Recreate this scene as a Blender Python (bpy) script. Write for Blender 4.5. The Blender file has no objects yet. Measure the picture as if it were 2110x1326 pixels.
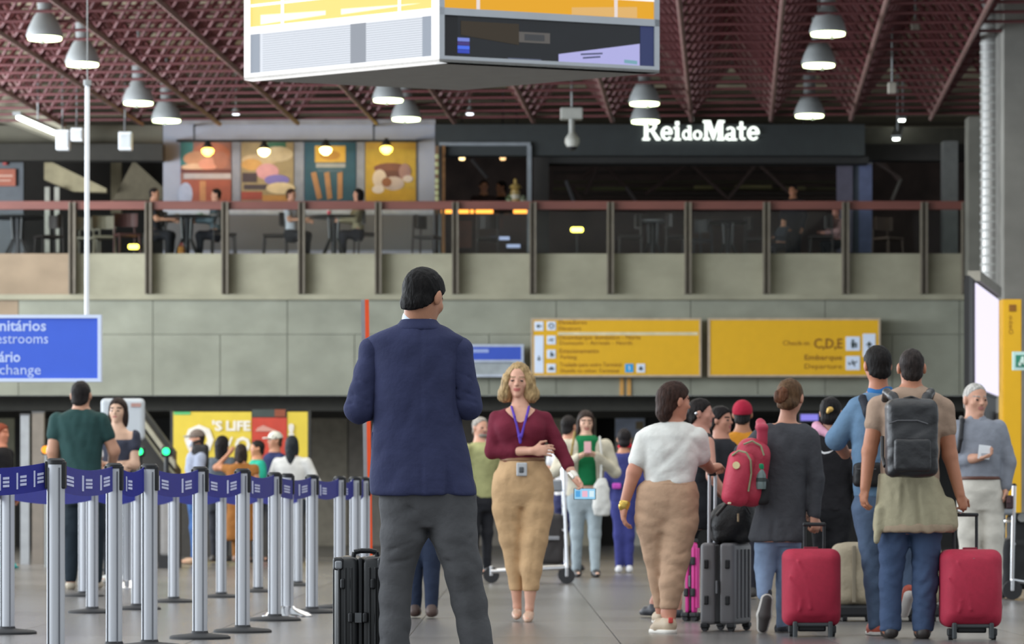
import bpy, bmesh, math, random
import numpy as np
from mathutils import Vector, Matrix
random.seed(7)
SC = bpy.context.scene
COL = SC.collection
# ------------------------------------------------------------------ camera, world, lights, exposure
F, CX, HY, CH = 7000.0, 1055.0, 1045.0, 0.75      # focal length in px, principal column, horizon row, eye height (m)
cam = bpy.data.cameras.new('camera'); cam_o = bpy.data.objects.new('camera', cam); COL.objects.link(cam_o)
cam_o.location = (0, 0, CH); cam_o.rotation_euler = (math.pi/2, 0, 0)
cam.sensor_width = 36.0; cam.lens = F*36.0/2110.0; cam.shift_y = (HY-663.0)/2110.0
cam.clip_start = 0.5; cam.clip_end = 300
cam.dof.use_dof = True; cam.dof.focus_distance = 14.3; cam.dof.aperture_fstop = 6.5
SC.camera = cam_o
world = bpy.data.worlds.new('world'); SC.world = world; world.use_nodes = True
bg = world.node_tree.nodes['Background']; bg.inputs[0].default_value = (0.86, 0.94, 1.0, 1); bg.inputs[1].default_value = 0.72
def area(name, loc, rot, sx, sy, power, col=(1, 1, 1)):
    l = bpy.data.lights.new(name, 'AREA'); l.shape = 'RECTANGLE'; l.size = sx; l.size_y = sy; l.energy = power; l.color = col
    o = bpy.data.objects.new(name, l); COL.objects.link(o); o.location = loc; o.rotation_euler = rot
    return o
# daylight of the glazed side of the hall (left) and unseen area lights standing in for the ceiling lamps
area('left_glazing', (-16, 30, 5.0), (0, math.radians(-90), 0), 9, 46, 5400, (0.86, 0.93, 1.0))
area('ceiling_lamp_standin', (0, 17, 9.2), (0, 0, 0), 14, 14, 380, (1.0, 0.97, 0.92))
area('ceiling_lamp_standin_far', (0, 38, 7.3), (0, 0, 0), 14, 14, 1100, (1.0, 0.97, 0.90))
area('left_ceiling_fill', (-15, 50, 5.0), (0, math.radians(-140), 0), 4, 14, 3800, (0.9, 0.95, 1.0))  # added unseen lamp, tilted up to brighten the left of the ceiling
SC.view_settings.view_transform = 'Standard'; SC.view_settings.look = 'None'
SC.view_settings.exposure = 0.3; SC.view_settings.gamma = 1.0; SC.view_settings.use_curve_mapping = False

def P(px, py, d):
    return Vector(((px-CX)*d/F, d, CH+(HY-py)*d/F))
# ------------------------------------------------------------------ materials
def lin(c):
    if isinstance(c, str):
        c = [int(c[i:i+2], 16)/255 for i in (0, 2, 4)]
    return tuple((v/12.92 if v <= 0.04045 else ((v+0.055)/1.055)**2.4) for v in c)
def mat(name, col, rough=0.6, metal=0.0, var=0.12, vs=6.0, bump=0.0, bs=30.0, emit=0.0, spec=0.5, stretch=None, coat=0.0):
    m = bpy.data.materials.new(name); m.use_nodes = True
    nt = m.node_tree; b = nt.nodes['Principled BSDF']; c = lin(col)
    b.inputs['Roughness'].default_value = rough; b.inputs['Metallic'].default_value = metal
    b.inputs['Specular IOR Level'].default_value = spec; b.inputs['Coat Weight'].default_value = coat
    tc = nt.nodes.new('ShaderNodeTexCoord'); mp = nt.nodes.new('ShaderNodeMapping')
    nt.links.new(tc.outputs['Object'], mp.inputs['Vector'])
    if stretch: mp.inputs['Scale'].default_value = stretch
    n = nt.nodes.new('ShaderNodeTexNoise'); n.inputs['Scale'].default_value = vs; n.inputs['Detail'].default_value = 4
    nt.links.new(mp.outputs[0], n.inputs['Vector'])
    r = nt.nodes.new('ShaderNodeValToRGB')
    r.color_ramp.elements[0].position = 0.3; r.color_ramp.elements[1].position = 0.7
    r.color_ramp.elements[0].color = (*[v*(1-var) for v in c], 1); r.color_ramp.elements[1].color = (*[min(1, v*(1+var)) for v in c], 1)
    nt.links.new(n.outputs['Fac'], r.inputs[0]); nt.links.new(r.outputs[0], b.inputs['Base Color'])
    if emit:
        if emit >= .3:
            for e_ in r.color_ramp.elements: e_.color = (*[v*.06 for v in c], 1)
        b.inputs['Emission Color'].default_value = (*c, 1); b.inputs['Emission Strength'].default_value = emit
    if bump:
        n2 = nt.nodes.new('ShaderNodeTexNoise'); n2.inputs['Scale'].default_value = bs; n2.inputs['Detail'].default_value = 3
        nt.links.new(mp.outputs[0], n2.inputs['Vector'])
        bp = nt.nodes.new('ShaderNodeBump'); bp.inputs['Strength'].default_value = bump; bp.inputs['Distance'].default_value = 0.024
        nt.links.new(n2.outputs['Fac'], bp.inputs['Height']); nt.links.new(bp.outputs[0], b.inputs['Normal'])
    return m
_mc = {}
def cloth(col, rough=0.85, bump=0.5, bs=14.0, var=0.10):
    k = ('cloth', col, rough, bump, bs)
    if k not in _mc: _mc[k] = mat('cloth_'+col, col, rough, bump=bump, bs=bs, var=var, vs=9, spec=0.2)
    return _mc[k]
def paint(col, rough=0.5, **kw):
    k = ('paint', col, rough, tuple(sorted(kw.items())))
    if k not in _mc: _mc[k] = mat('paint_'+col, col, rough, **kw)
    return _mc[k]
def glow(col, e):
    k = ('glow', col, e)
    if k not in _mc: _mc[k] = mat('glow_'+col, col, 0.5, var=0.02, emit=e)
    return _mc[k]
def skin(col):
    k = ('skin', col)
    if k not in _mc: _mc[k] = mat('skin_'+col, col, 0.5, var=0.06, vs=18, bump=0.05, bs=120, spec=0.35)
    return _mc[k]
def hairm(col):
    k = ('hair', col)
    if k not in _mc: _mc[k] = mat('hair_'+col, col, 0.6, var=0.45, vs=60, bump=0.5, bs=70, stretch=(1, 1, 0.25), spec=0.15)
    return _mc[k]
M_steel = mat('brushed_aluminium', 'c2c4c9', 0.45, 0.25, var=0.05, vs=40, stretch=(1, 1, 0.05))
M_chrome = mat('chrome', 'd8d8da', 0.15, 1.0, var=0.02)
M_black = mat('black_plastic', '17181b', 0.45, var=0.1)
M_dark = mat('dark_rubber', '2a2a2c', 0.7)
M_white = mat('white_paint', 'dfe2e6', 0.45, var=0.03)
M_red = mat('red_steel', '5f2e31', 0.55, var=0.15, vs=3)
M_redpale = mat('worn_red_steel', '7d605c', 0.6, var=0.2, vs=4)

def concrete(name, col, stain=None):
    m = mat(name, col, 0.85, var=0.10, vs=1.6, bump=0.15, bs=9, spec=0.25)
    nt = m.node_tree; b = nt.nodes['Principled BSDF']; src = b.inputs['Base Color'].links[0].from_socket
    tc = nt.nodes.new('ShaderNodeTexCoord')
    mp = nt.nodes.new('ShaderNodeMapping'); mp.inputs['Scale'].default_value = (0.5, 1, 0.9)
    nt.links.new(tc.outputs['Object'], mp.inputs[0])
    n = nt.nodes.new('ShaderNodeTexNoise'); n.inputs['Scale'].default_value = 3.0; n.inputs['Detail'].default_value = 5
    nt.links.new(mp.outputs[0], n.inputs['Vector'])
    rr = nt.nodes.new('ShaderNodeValToRGB'); rr.color_ramp.elements[0].position = 0.35; rr.color_ramp.elements[1].position = 0.75
    rr.color_ramp.elements[0].color = (0.88, 0.88, 0.86, 1); rr.color_ramp.elements[1].color = (1.06, 1.06, 1.04, 1)
    nt.links.new(n.outputs['Fac'], rr.inputs[0])
    mx = nt.nodes.new('ShaderNodeMix'); mx.data_type = 'RGBA'; mx.blend_type = 'MULTIPLY'; mx.inputs['Factor'].default_value = 1.0
    nt.links.new(src, mx.inputs['A']); nt.links.new(rr.outputs[0], mx.inputs['B'])
    nt.links.new(mx.outputs['Result'], b.inputs['Base Color'])
    return m
M_conc = concrete('board_marked_concrete', '9d9a88')
M_conc2 = concrete('smooth_concrete', '929488')
M_conc3 = concrete('brownish_concrete', '93826f')  # browner tone for the leftmost panels
M_glass = bpy.data.materials.new('clear_glass'); M_glass.use_nodes = True
nt = M_glass.node_tree; nt.nodes.clear()
_o = nt.nodes.new('ShaderNodeOutputMaterial'); _t = nt.nodes.new('ShaderNodeBsdfTransparent'); _g = nt.nodes.new('ShaderNodeBsdfGlossy')
_g.inputs['Roughness'].default_value = 0.03; _x = nt.nodes.new('ShaderNodeMixShader'); _x.inputs[0].default_value = 0.003
_t.inputs[0].default_value = (0.93, 0.95, 0.94, 1)
nt.links.new(_t.outputs[0], _x.inputs[1]); nt.links.new(_g.outputs[0], _x.inputs[2]); nt.links.new(_x.outputs[0], _o.inputs[0])

# ------------------------------------------------------------------ scene-graph helpers
ORG = {}
def tag(o, label=None, cat=None, group=None, kind=None):
    if label: o['label'] = label
    if cat: o['category'] = cat
    if group: o['group'] = group
    if kind: o['kind'] = kind
    return o
def thing(name, label, cat, loc, group=None):
    o = bpy.data.objects.new(name, None); COL.objects.link(o); o.empty_display_size = 0.1
    o.location = loc; ORG[o.name] = Vector(loc); tag(o, label, cat, group)
    return o
def structure(name, loc=(0, 0, 0)):
    o = bpy.data.objects.new(name, None); COL.objects.link(o); o.location = loc; ORG[o.name] = Vector(loc); o['kind'] = 'structure'
    return o
def link(name, me, parent, mats):
    o = bpy.data.objects.new(name, me); COL.objects.link(o)
    for m in (mats if isinstance(mats, (list, tuple)) else [mats]): me.materials.append(m)
    if parent is not None:
        o.parent = parent; ORG[o.name] = ORG[parent.name].copy()
    else: ORG[o.name] = Vector((0, 0, 0))
    return o
class MB:
    def __init__(s): s.v = []; s.f = []
    def add(s, vs, fs):
        n = len(s.v); s.v += [Vector(v) for v in vs]; s.f += [tuple(i+n for i in f) for f in fs]; return s
    def box(s, c, size, R=None):
        x, y, z = [q/2 for q in size]; c = Vector(c)
        vs = [Vector((sx*x, sy*y, sz*z)) for sx in (-1, 1) for sy in (-1, 1) for sz in (-1, 1)]
        if R is not None: vs = [R @ v for v in vs]
        return s.add([c+v for v in vs], [(0, 1, 3, 2), (4, 6, 7, 5), (0, 4, 5, 1), (2, 3, 7, 6), (0, 2, 6, 4), (1, 5, 7, 3)])
    def cbox(s, c, size, ch, R=None):             # box with chamfered edges in plan and elevation
        bm = bmesh.new(); bmesh.ops.create_cube(bm, size=1)
        for v in bm.verts: v.co = Vector((v.co.x*size[0], v.co.y*size[1], v.co.z*size[2]))
        bmesh.ops.bevel(bm, geom=bm.edges[:], offset=ch, segments=3, affect='EDGES', profile=0.5)
        c = Vector(c); bm.verts.index_update()
        s.add([c+((R @ v.co) if R is not None else v.co) for v in bm.verts], [[v.index for v in f.verts] for f in bm.faces]); bm.free(); return s
    def cyl(s, a, b, r0, r1=None, n=12, cap=True):
        a, b = Vector(a), Vector(b); r1 = r0 if r1 is None else r1
        ax = (b-a).normalized(); u = ax.orthogonal().normalized(); w = ax.cross(u)
        vs = []
        for p, r in ((a, r0), (b, r1)):
            for i in range(n):
                t = 2*math.pi*i/n; vs.append(p+(u*math.cos(t)+w*math.sin(t))*r)
        fs = [(i, (i+1) % n, n+(i+1) % n, n+i) for i in range(n)]
        if cap: fs += [tuple(range(n))[::-1], tuple(range(n, 2*n))]
        return s.add(vs, fs)
    def lathe(s, c, prof, n=20):                   # prof: (r, z) pairs from the bottom up, turned about the vertical
        c = Vector(c); vs = []; fs = []
        for r, z in prof:
            for i in range(n):
                t = 2*math.pi*i/n; vs.append(c+Vector((r*math.cos(t), r*math.sin(t), z)))
        for j in range(len(prof)-1):
            for i in range(n): fs.append((j*n+i, j*n+(i+1) % n, (j+1)*n+(i+1) % n, (j+1)*n+i))
        fs.append(tuple(range(n))[::-1]); m = (len(prof)-1)*n; fs.append(tuple(range(m, m+n)))
        return s.add(vs, fs)
    def tube(s, pts, r, n=8):
        pts = [Vector(p) for p in pts]
        for a, b in zip(pts, pts[1:]): s.cyl(a, b, r, n=n)
        return s
    def prism(s, poly, ext):                       # 3-D polygon pushed along the vector ext
        n = len(poly); e = Vector(ext); poly = [Vector(p) for p in poly]
        return s.add(poly+[p+e for p in poly], [tuple(range(n)), tuple(range(n, 2*n))[::-1]]+[(i, n+i, n+(i+1) % n, (i+1) % n) for i in range(n)])
    def mesh(s, name, org=(0, 0, 0), smooth=False):
        org = Vector(org); me = bpy.data.meshes.new(name)
        me.from_pydata([v-org for v in s.v], [], s.f)
        bm = bmesh.new(); bm.from_mesh(me); bmesh.ops.recalc_face_normals(bm, faces=bm.faces[:]); bm.to_mesh(me); bm.free()
        if smooth:
            me.polygons.foreach_set('use_smooth', [True]*len(me.polygons))
            try: me.set_sharp_from_angle(angle=math.radians(40))
            except Exception: pass
        return me
    def build(s, name, m, parent=None, smooth=False):
        org = ORG[parent.name] if parent is not None else (0, 0, 0)
        return link(name, s.mesh(name, org, smooth), parent, m)
def pbox(x0, x1, y0, y1, d, t):                    # box whose front face covers the pixel rectangle at depth d and runs t metres back
    a, b = P(x0, y0, d), P(x1, y1, d)
    return (a+b)/2+Vector((0, t/2, 0)), (abs(b.x-a.x), t, abs(a.z-b.z))
def PB(mb, x0, x1, y0, y1, d, t): c, s = pbox(x0, x1, y0, y1, d, t); return mb.box(c, s)
def part(name, m, parent, x0, x1, y0, y1, d, t): return PB(MB(), x0, x1, y0, y1, d, t).build(name, m, parent)
def clone(o, loc=None, parent=None, label=None):
    c = o.copy(); COL.objects.link(c)
    if parent is not None: c.parent = parent
    if loc is not None: c.location = loc
    if label: c['label'] = label
    ORG[c.name] = ORG[o.name].copy() if loc is None else Vector(loc)
    for ch in list(o.children): clone(ch, None, c)
    return c
def textmesh(s, bold=0.0, res=2):
    cu = bpy.data.curves.new('t', 'FONT'); cu.body = s; cu.size = 1; cu.offset = bold; cu.resolution_u = res
    o = bpy.data.objects.new('t', cu); COL.objects.link(o)
    bpy.context.view_layer.update()
    me = bpy.data.meshes.new_from_object(o.evaluated_get(bpy.context.evaluated_depsgraph_get()))
    co = [tuple(v.co) for v in me.vertices]; fs = [tuple(p.vertices) for p in me.polygons]
    bpy.data.objects.remove(o); bpy.data.curves.remove(cu); bpy.data.meshes.remove(me)
    return co, fs
def text(name, s, x0, x1, ybase, cap, d, m, parent, bold=0.01, turn=False):
    co, fs = textmesh(s, bold)                     # lettering fitted between two columns, cap = capital height in px, front towards -Y
    xs = [c[0] for c in co]; w = max(xs)-min(xs); k = cap/0.70
    if turn: vs = [P(x0+c[1]*k, ybase-(c[0]-min(xs))/w*(x1-x0), d) for c in co]
    else: vs = [P(x0+(c[0]-min(xs))/w*(x1-x0), ybase-c[1]*k, d) for c in co]
    mb = MB(); mb.add(vs, fs)
    return mb.build(name, m, parent)
# ------------------------------------------------------------------ signed-distance modelling for bodies, clothes and soft bags
# working space: x = column, y = depth offset, z = -row, all in px of the figure's own depth (uniform scale d/F metres per px)
def V(p): return np.array([p[0], p[2] if len(p) > 2 else 0.0, -p[1]], float)
def smin(a, b, k):
    h = np.maximum(k-np.abs(a-b), 0)/k
    return np.minimum(a, b)-h*h*k*0.25
class Op:
    def __init__(s, fn, lo, hi, k, mode='+'): s.fn, s.lo, s.hi, s.k, s.mode = fn, np.array(lo, float), np.array(hi, float), k, mode
def cone(a, b, ra, rb, k=4.0, mode='+'):
    a, b = np.asarray(a, float), np.asarray(b, float); ba = b-a; L2 = max(float(ba @ ba), 1e-6)
    def fn(x, y, z):
        px, py, pz = x-a[0], y-a[1], z-a[2]
        t = np.clip((px*ba[0]+py*ba[1]+pz*ba[2])/L2, 0, 1)
        return np.sqrt((px-t*ba[0])**2+(py-t*ba[1])**2+(pz-t*ba[2])**2)-(ra+(rb-ra)*t)
    R = max(ra, rb)
    return Op(fn, np.minimum(a, b)-R, np.maximum(a, b)+R, k, mode)
def chain(pts, k=5.0, g=0.0, mode='+'):
    return [cone(V(p), V(q), max(p[3]+g, .5), max(q[3]+g, .5), k, mode) for p, q in zip(pts, pts[1:])]
def ell(c, r, R=None, k=4.0, mode='+'):
    c = np.asarray(c, float); r = np.asarray(r, float); R = np.eye(3) if R is None else R
    def fn(x, y, z):
        px, py, pz = x-c[0], y-c[1], z-c[2]; q = []
        for i in range(3): q.append(px*R[i, 0]+py*R[i, 1]+pz*R[i, 2])
        k0 = np.sqrt(sum((q[i]/r[i])**2 for i in range(3))); k1 = np.sqrt(sum((q[i]/r[i]**2)**2 for i in range(3)))
        return k0*(k0-1)/np.maximum(k1, 1e-6)
    e = np.sqrt(((R*r[:, None])**2).sum(0))
    return Op(fn, c-e, c+e, k, mode)
def rbox(c, hs, rad, R=None, k=3.0, mode='+'):
    c = np.asarray(c, float); hs = np.asarray(hs, float); R = np.eye(3) if R is None else R
    def fn(x, y, z):
        px, py, pz = x-c[0], y-c[1], z-c[2]
        q = [np.abs(px*R[i, 0]+py*R[i, 1]+pz*R[i, 2])-(hs[i]-rad) for i in range(3)]
        return np.sqrt(sum(np.maximum(v, 0)**2 for v in q))+np.minimum(np.maximum(np.maximum(q[0], q[1]), q[2]), 0)-rad
    e = np.abs(R*hs[:, None]).sum(0)
    return Op(fn, c-e, c+e, k, mode)
def loft(secs, k=6.0, n=2.3, g=0.0, mode='+'):
    s = sorted([tuple(q)+(0,)*(5-len(q)) for q in secs], key=lambda q: -q[0])   # lowest first in z
    zs = np.array([-q[0] for q in s]); xc = np.array([(q[1]+q[2])/2 for q in s]); w = np.array([max((q[2]-q[1])/2+g, 1) for q in s])
    e = np.array([max(q[3]+g, 1) for q in s]); yc = np.array([q[4] for q in s])
    def fn(x, y, z):
        zz = np.clip(z, zs[0], zs[-1]); I = lambda a: np.interp(zz.ravel(), zs, a).reshape(zz.shape)
        W, E = I(w), I(e)
        q = (np.abs((x-I(xc))/W)**n+np.abs((y-I(yc))/E)**n)**(1/n)
        d = (q-1)*np.minimum(W, E)
        return np.maximum(d, np.maximum(z-zs[-1], zs[0]-z))
    return Op(fn, (min(xc-w), min(yc-e), zs[0]), (max(xc+w), max(yc+e), zs[-1]), k, mode)
def half(pt, nrm):                                 # keep the side the normal points away from
    pt = np.asarray(pt, float); nrm = np.asarray(nrm, float); nrm = nrm/np.linalg.norm(nrm)
    return Op(lambda x, y, z: (x-pt[0])*nrm[0]+(y-pt[1])*nrm[1]+(z-pt[2])*nrm[2], (0, 0, 0), (0, 0, 0), 0, 'cut')
def wrinkle(amp, wl, seed=0, ax=(1, 1, 1)):
    """patchy cloth folds: slanting ridges that come and go over the surface"""
    rs = np.random.RandomState(seed); L = []
    for i in range(5):
        a = math.radians(rs.choice([-1, 1])*rs.uniform(25, 75)); v = np.array([math.sin(a)*ax[0], rs.uniform(-.5, .5)*ax[1], math.cos(a)*ax[2]]); v /= np.linalg.norm(v)
        u = rs.normal(size=3); u /= np.linalg.norm(u); L.append((v*2*math.pi/(wl*rs.uniform(.7, 1.5)), rs.uniform(0, 6.3), u*2*math.pi/(wl*rs.uniform(2.5, 4)), rs.uniform(0, 6.3)))
    def fn(x, y, z):
        t = 0
        for v, p, u, q in L:
            m = np.sin(x*u[0]+y*u[1]+z*u[2]+q); w = x*v[0]+y*v[1]+z*v[2]+p+1.2*m
            t = t+np.maximum(m, 0)**1.5*(1-2*np.abs(np.sin(w*.5)))
        return amp*t*.6
    return Op(fn, (0, 0, 0), (0, 0, 0), 0, 'noise')
_OFF = [(0, 0, 0), (1, 0, 0), (0, 1, 0), (1, 1, 0), (0, 0, 1), (1, 0, 1), (0, 1, 1), (1, 1, 1)]
_EDG = [(0, 1), (2, 3), (4, 5), (6, 7), (0, 2), (1, 3), (4, 6), (5, 7), (0, 4), (1, 5), (2, 6), (3, 7)]
def surface(ops, h, smooth=1):
    pos = [o for o in ops if o.mode == '+']
    lo = np.min([o.lo for o in pos], 0)-4*h; hi = np.max([o.hi for o in pos], 0)+4*h
    n = np.ceil((hi-lo)/h).astype(int)+1
    ax = [lo[i]+h*np.arange(n[i]) for i in range(3)]
    Fd = np.full(n, 60.0, np.float32)
    for o in ops:
        if o.mode in ('cut', 'noise'): a, b = np.zeros(3, int), n
        else:
            m = o.k+2.5*h
            a = np.clip(np.floor((o.lo-m-lo)/h).astype(int), 0, n); b = np.clip(np.ceil((o.hi+m-lo)/h).astype(int)+1, 0, n)
            if (b <= a).any(): continue
        sl = tuple(slice(a[i], b[i]) for i in range(3))
        x = ax[0][sl[0]].reshape(-1, 1, 1); y = ax[1][sl[1]].reshape(1, -1, 1); z = ax[2][sl[2]].reshape(1, 1, -1)
        B = Fd[sl]
        if o.mode == 'noise':
            band = np.abs(B) < 6*h
            Fd[sl] = np.where(band, B+o.fn(x, y, z), B); continue
        D = o.fn(x, y, z)
        if o.mode == '+': Fd[sl] = smin(B, D, o.k)
        elif o.mode == '-': Fd[sl] = -smin(-B, D, o.k)
        else: Fd[sl] = np.maximum(B, D)
    Fd = np.clip(Fd, -3*h, 3*h)
    for _ in range(smooth):
        for i in range(3):
            G = Fd.copy(); s0 = [slice(None)]*3; s1 = [slice(None)]*3; s2 = [slice(None)]*3
            s0[i] = slice(1, -1); s1[i] = slice(0, -2); s2[i] = slice(2, None)
            G[tuple(s0)] = 0.5*Fd[tuple(s0)]+0.25*(Fd[tuple(s1)]+Fd[tuple(s2)]); Fd = G
    sg = Fd < 0
    cnt = np.zeros(n-1, np.int8)
    for o in _OFF: cnt += sg[o[0]:n[0]-1+o[0], o[1]:n[1]-1+o[1], o[2]:n[2]-1+o[2]]
    act = (cnt > 0) & (cnt < 8); idx = np.full(n-1, -1, np.int32); ijk = np.argwhere(act); idx[act] = np.arange(len(ijk))
    val = np.stack([Fd[ijk[:, 0]+o[0], ijk[:, 1]+o[1], ijk[:, 2]+o[2]] for o in _OFF], 1)
    acc = np.zeros((len(ijk), 3)); num = np.zeros(len(ijk))
    for p, q in _EDG:
        vp, vq = val[:, p], val[:, q]; cr = (vp < 0) != (vq < 0)
        t = np.where(cr, vp/np.where(cr, vp-vq, 1), 0)
        op_, oq = np.array(_OFF[p]), np.array(_OFF[q])
        acc += np.where(cr[:, None], op_+(oq-op_)*t[:, None], 0); num += cr
    co = (ijk+acc/np.maximum(num, 1)[:, None])*h+lo
    quads = []
    for a in range(3):
        b, c = (a+1) % 3, (a+2) % 3
        s0 = [slice(None)]*3; s1 = [slice(None)]*3; s0[a] = slice(0, -1); s1[a] = slice(1, None)
        e = np.argwhere(sg[tuple(s0)] != sg[tuple(s1)])
        e = e[(e[:, b] > 0) & (e[:, c] > 0) & (e[:, b] < n[b]-1) & (e[:, c] < n[c]-1)]
        flip = sg[e[:, 0], e[:, 1], e[:, 2]]
        q = []
        for db, dc in ((0, 0), (-1, 0), (-1, -1), (0, -1)):
            m = e.copy(); m[:, b] += db; m[:, c] += dc; q.append(idx[m[:, 0], m[:, 1], m[:, 2]])
        q = np.stack(q, 1); q = np.where(flip[:, None], q, q[:, ::-1]); quads.append(q)
    q = np.concatenate(quads); q = q[(q >= 0).all(1)]
    return co, q
def toworld(co, d):
    k = d/F
    return np.stack([(co[:, 0]-CX)*k, d+co[:, 1]*k, CH+(co[:, 2]+HY)*k], 1)
def soft(name, ops, m, parent, d, h=2.2, smooth=1, matfn=None):
    if name == 'body': h *= 1.38
    elif h > 1.55: h *= 1.40
    co, q = surface(ops, h, smooth)
    w = toworld(co, d)-np.array(ORG[parent.name])
    me = bpy.data.meshes.new(name); nv, nf = len(w), len(q)
    me.vertices.add(nv); me.vertices.foreach_set('co', w.astype(np.float32).ravel())
    me.loops.add(nf*4); me.loops.foreach_set('vertex_index', q.astype(np.int32).ravel())
    me.polygons.add(nf); me.polygons.foreach_set('loop_start', np.arange(0, nf*4, 4, dtype=np.int32))
    me.update(calc_edges=True); me.polygons.foreach_set('use_smooth', np.ones(nf, bool))
    o = link(name, me, parent, m)
    if matfn is not None: me.polygons.foreach_set('material_index', matfn(co[q].mean(1)).astype(np.int32))
    return o
# ------------------------------------------------------------------ heads, hands, feet
class Head:
    def __init__(s, cx, cy, hh, yaw=0, pitch=0, roll=0):
        s.c = V((cx, cy, 0)); s.hh = hh; a, p, r = map(math.radians, (yaw, pitch, roll))
        f = np.array([math.sin(a)*math.cos(p), -math.cos(a)*math.cos(p), -math.sin(p)])
        sd = np.array([math.cos(a), math.sin(a), 0.0]); up = np.cross(sd, f)
        if up[2] < 0: up = -up
        s.R = np.stack([sd*math.cos(r)+up*math.sin(r), f, up*math.cos(r)-sd*math.sin(r)])
    def pt(s, a, b, c): return s.c+s.hh*(a*s.R[0]+b*s.R[1]+c*s.R[2])
    def e(s, c, r, k=.05, mode='+'): return ell(s.pt(*c), np.array(r)*s.hh, s.R, k*s.hh, mode)
    def ops(s, nose=1.0, thin=1.0):
        hh = s.hh; o = [s.e((0, -.04, .12), (.325*thin, .41, .38)), s.e((0, .10, -.18), (.262*thin, .285, .325), .10), s.e((0, .0, -.18), (.27*thin, .26, .24), .08)]
        o += [cone(s.pt(-.14, .335, .085), s.pt(.14, .335, .085), .045*hh, .045*hh, .06*hh)]
        for q in (-1, 1): o += [ell(s.pt(q*.18, .24, -.10), np.array([.10, .10, .10])*hh, s.R, .08*hh)]
        for q in (-1, 1): o += [ell(s.pt(q*.14, .43, .0), np.array([.08, .085, .06])*hh, s.R, .05*hh, '-')]
        for q in (-1, 1): o += [cone(s.pt(q*.14, .325, .0), s.pt(q*.14, .33, .0), .058*hh, .055*hh, .01*hh)]
        o += [cone(s.pt(0, .36, .06), s.pt(0, .455, -.11), .028*hh, .05*hh*nose, .05*hh), cone(s.pt(-.035, .41, -.12), s.pt(.035, .41, -.12), .033*hh, .033*hh, .03*hh)]
        o += [s.e((0, .36, -.235), (.095, .05, .024), .02), s.e((0, .355, -.285), (.085, .05, .03), .02), s.e((0, .31, -.41), (.095, .08, .08), .08)]
        for q in (-1, 1): o += [s.e((q*.345*thin, -.03, -.03), (.055, .09, .15), .03)]
        return o
    def local(s, p):
        q = (p-s.c)/s.hh
        return q @ s.R.T
    def faces(s, c):                               # slot per face: 0 skin, 1 eye, 2 lips, 3 brow
        q = s.local(c); a, b, u = np.abs(q[:, 0]), q[:, 1], q[:, 2]; r = np.zeros(len(c), int)
        fr = (b > .2) & (np.abs(u) < .5) & (a < .33)
        r[fr & (a < .10) & (np.abs(u+.26) < .045) & (b > .33)] = 2
        r[fr & (a > .055) & (a < .235) & (np.abs(u-.105) < .022)] = 3
        r[fr & ((a-.14)**2/.05**2+(u-.0)**2/.026**2 < 1)] = 1
        return r
    def hair(s, vol=.03, back=.0, cut=0.0, ears=True, low=0.0):
        hh = s.hh
        o = [s.e((0, -.04, .12), (.325+vol, .41+vol, .38+vol)), s.e((0, -.16-back, -.13-low), (.285+vol*.8, .235+vol, .27), .08)]
        if ears:
            for q in (-1, 1): o.append(s.e((q*.38, .03, -.10), (.12, .13, .17), .03, '-'))
        o.append(half(s.pt(0, .37+cut, .335), s.R[1]*.74-s.R[2]*.68))
        return o
def unit(v): v = np.asarray(v, float); return v/np.linalg.norm(v)
def hand(w, dv, nv, L, thumb=1, curl=.35, spread=1.0, hmin=1.2):
    w = V(w); dv = unit(dv); nv = np.asarray(nv, float); nv = unit(nv-dv*(nv @ dv)); sv = np.cross(dv, nv)*thumb
    R = np.stack([dv, sv, nv]); o = [ell(w+dv*.24*L, (.30*L, .215*L, .10*L), R, .05*L), cone(w-dv*.05*L, w+dv*.15*L, .125*L, .13*L, .06*L)]
    for i, ln in enumerate((.40, .45, .41, .33)):
        p = w+dv*(.44-.015*abs(i-1))*L+sv*(.155-.104*i)*L; r = max(.05*L, hmin); a = .15*curl
        for j, fr in enumerate((.45, .32, .25)):
            a += curl*(.7, 1.1, .8)[j]
            q = p+(dv*math.cos(a)+nv*math.sin(a)+sv*(.14-.09*i)*spread*math.cos(a))*ln*L*fr
            o.append(cone(p, q, r, r*.9, .025*L)); p = q; r *= .93
    p = w+dv*.10*L+sv*.13*L; r = max(.06*L, hmin)
    for dd, ln in ((dv*.68+sv*.66+nv*.22, .27), (dv*.88+sv*.25+nv*.35, .22)):
        q = p+unit(dd)*ln*L; o.append(cone(p, q, r, r*.85, .04*L)); p = q; r *= .9
    return o
def cutc(ch, f):
    o = list(ch[:int(f)+1]); t = f-int(f)
    if t > 1e-3 and int(f)+1 < len(ch): o.append(tuple(a+(b-a)*t for a, b in zip(ch[int(f)], ch[int(f)+1])))
    return o
def shoe_ops(heel, toe, w, hgt, ankle=None, sole=True):
    a, b = V(heel), V(toe); r = w/2
    o = [cone(a+(0, 0, r*.8), a+(b-a)*.62+(0, 0, r*.75), r*.86, r, 3), cone(a+(b-a)*.62+(0, 0, r*.7), b+(0, 0, r*.5), r*.98, r*.62, 3)]
    o.append(cone(a+(0, 0, r*.7), a+(b-a)*.14+(0, 0, hgt), r*.9, r*.78, 3))
    if sole: o.append(half((0, 0, min(a[2], b[2])-.5), (0, 0, -1)))
    return o
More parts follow.
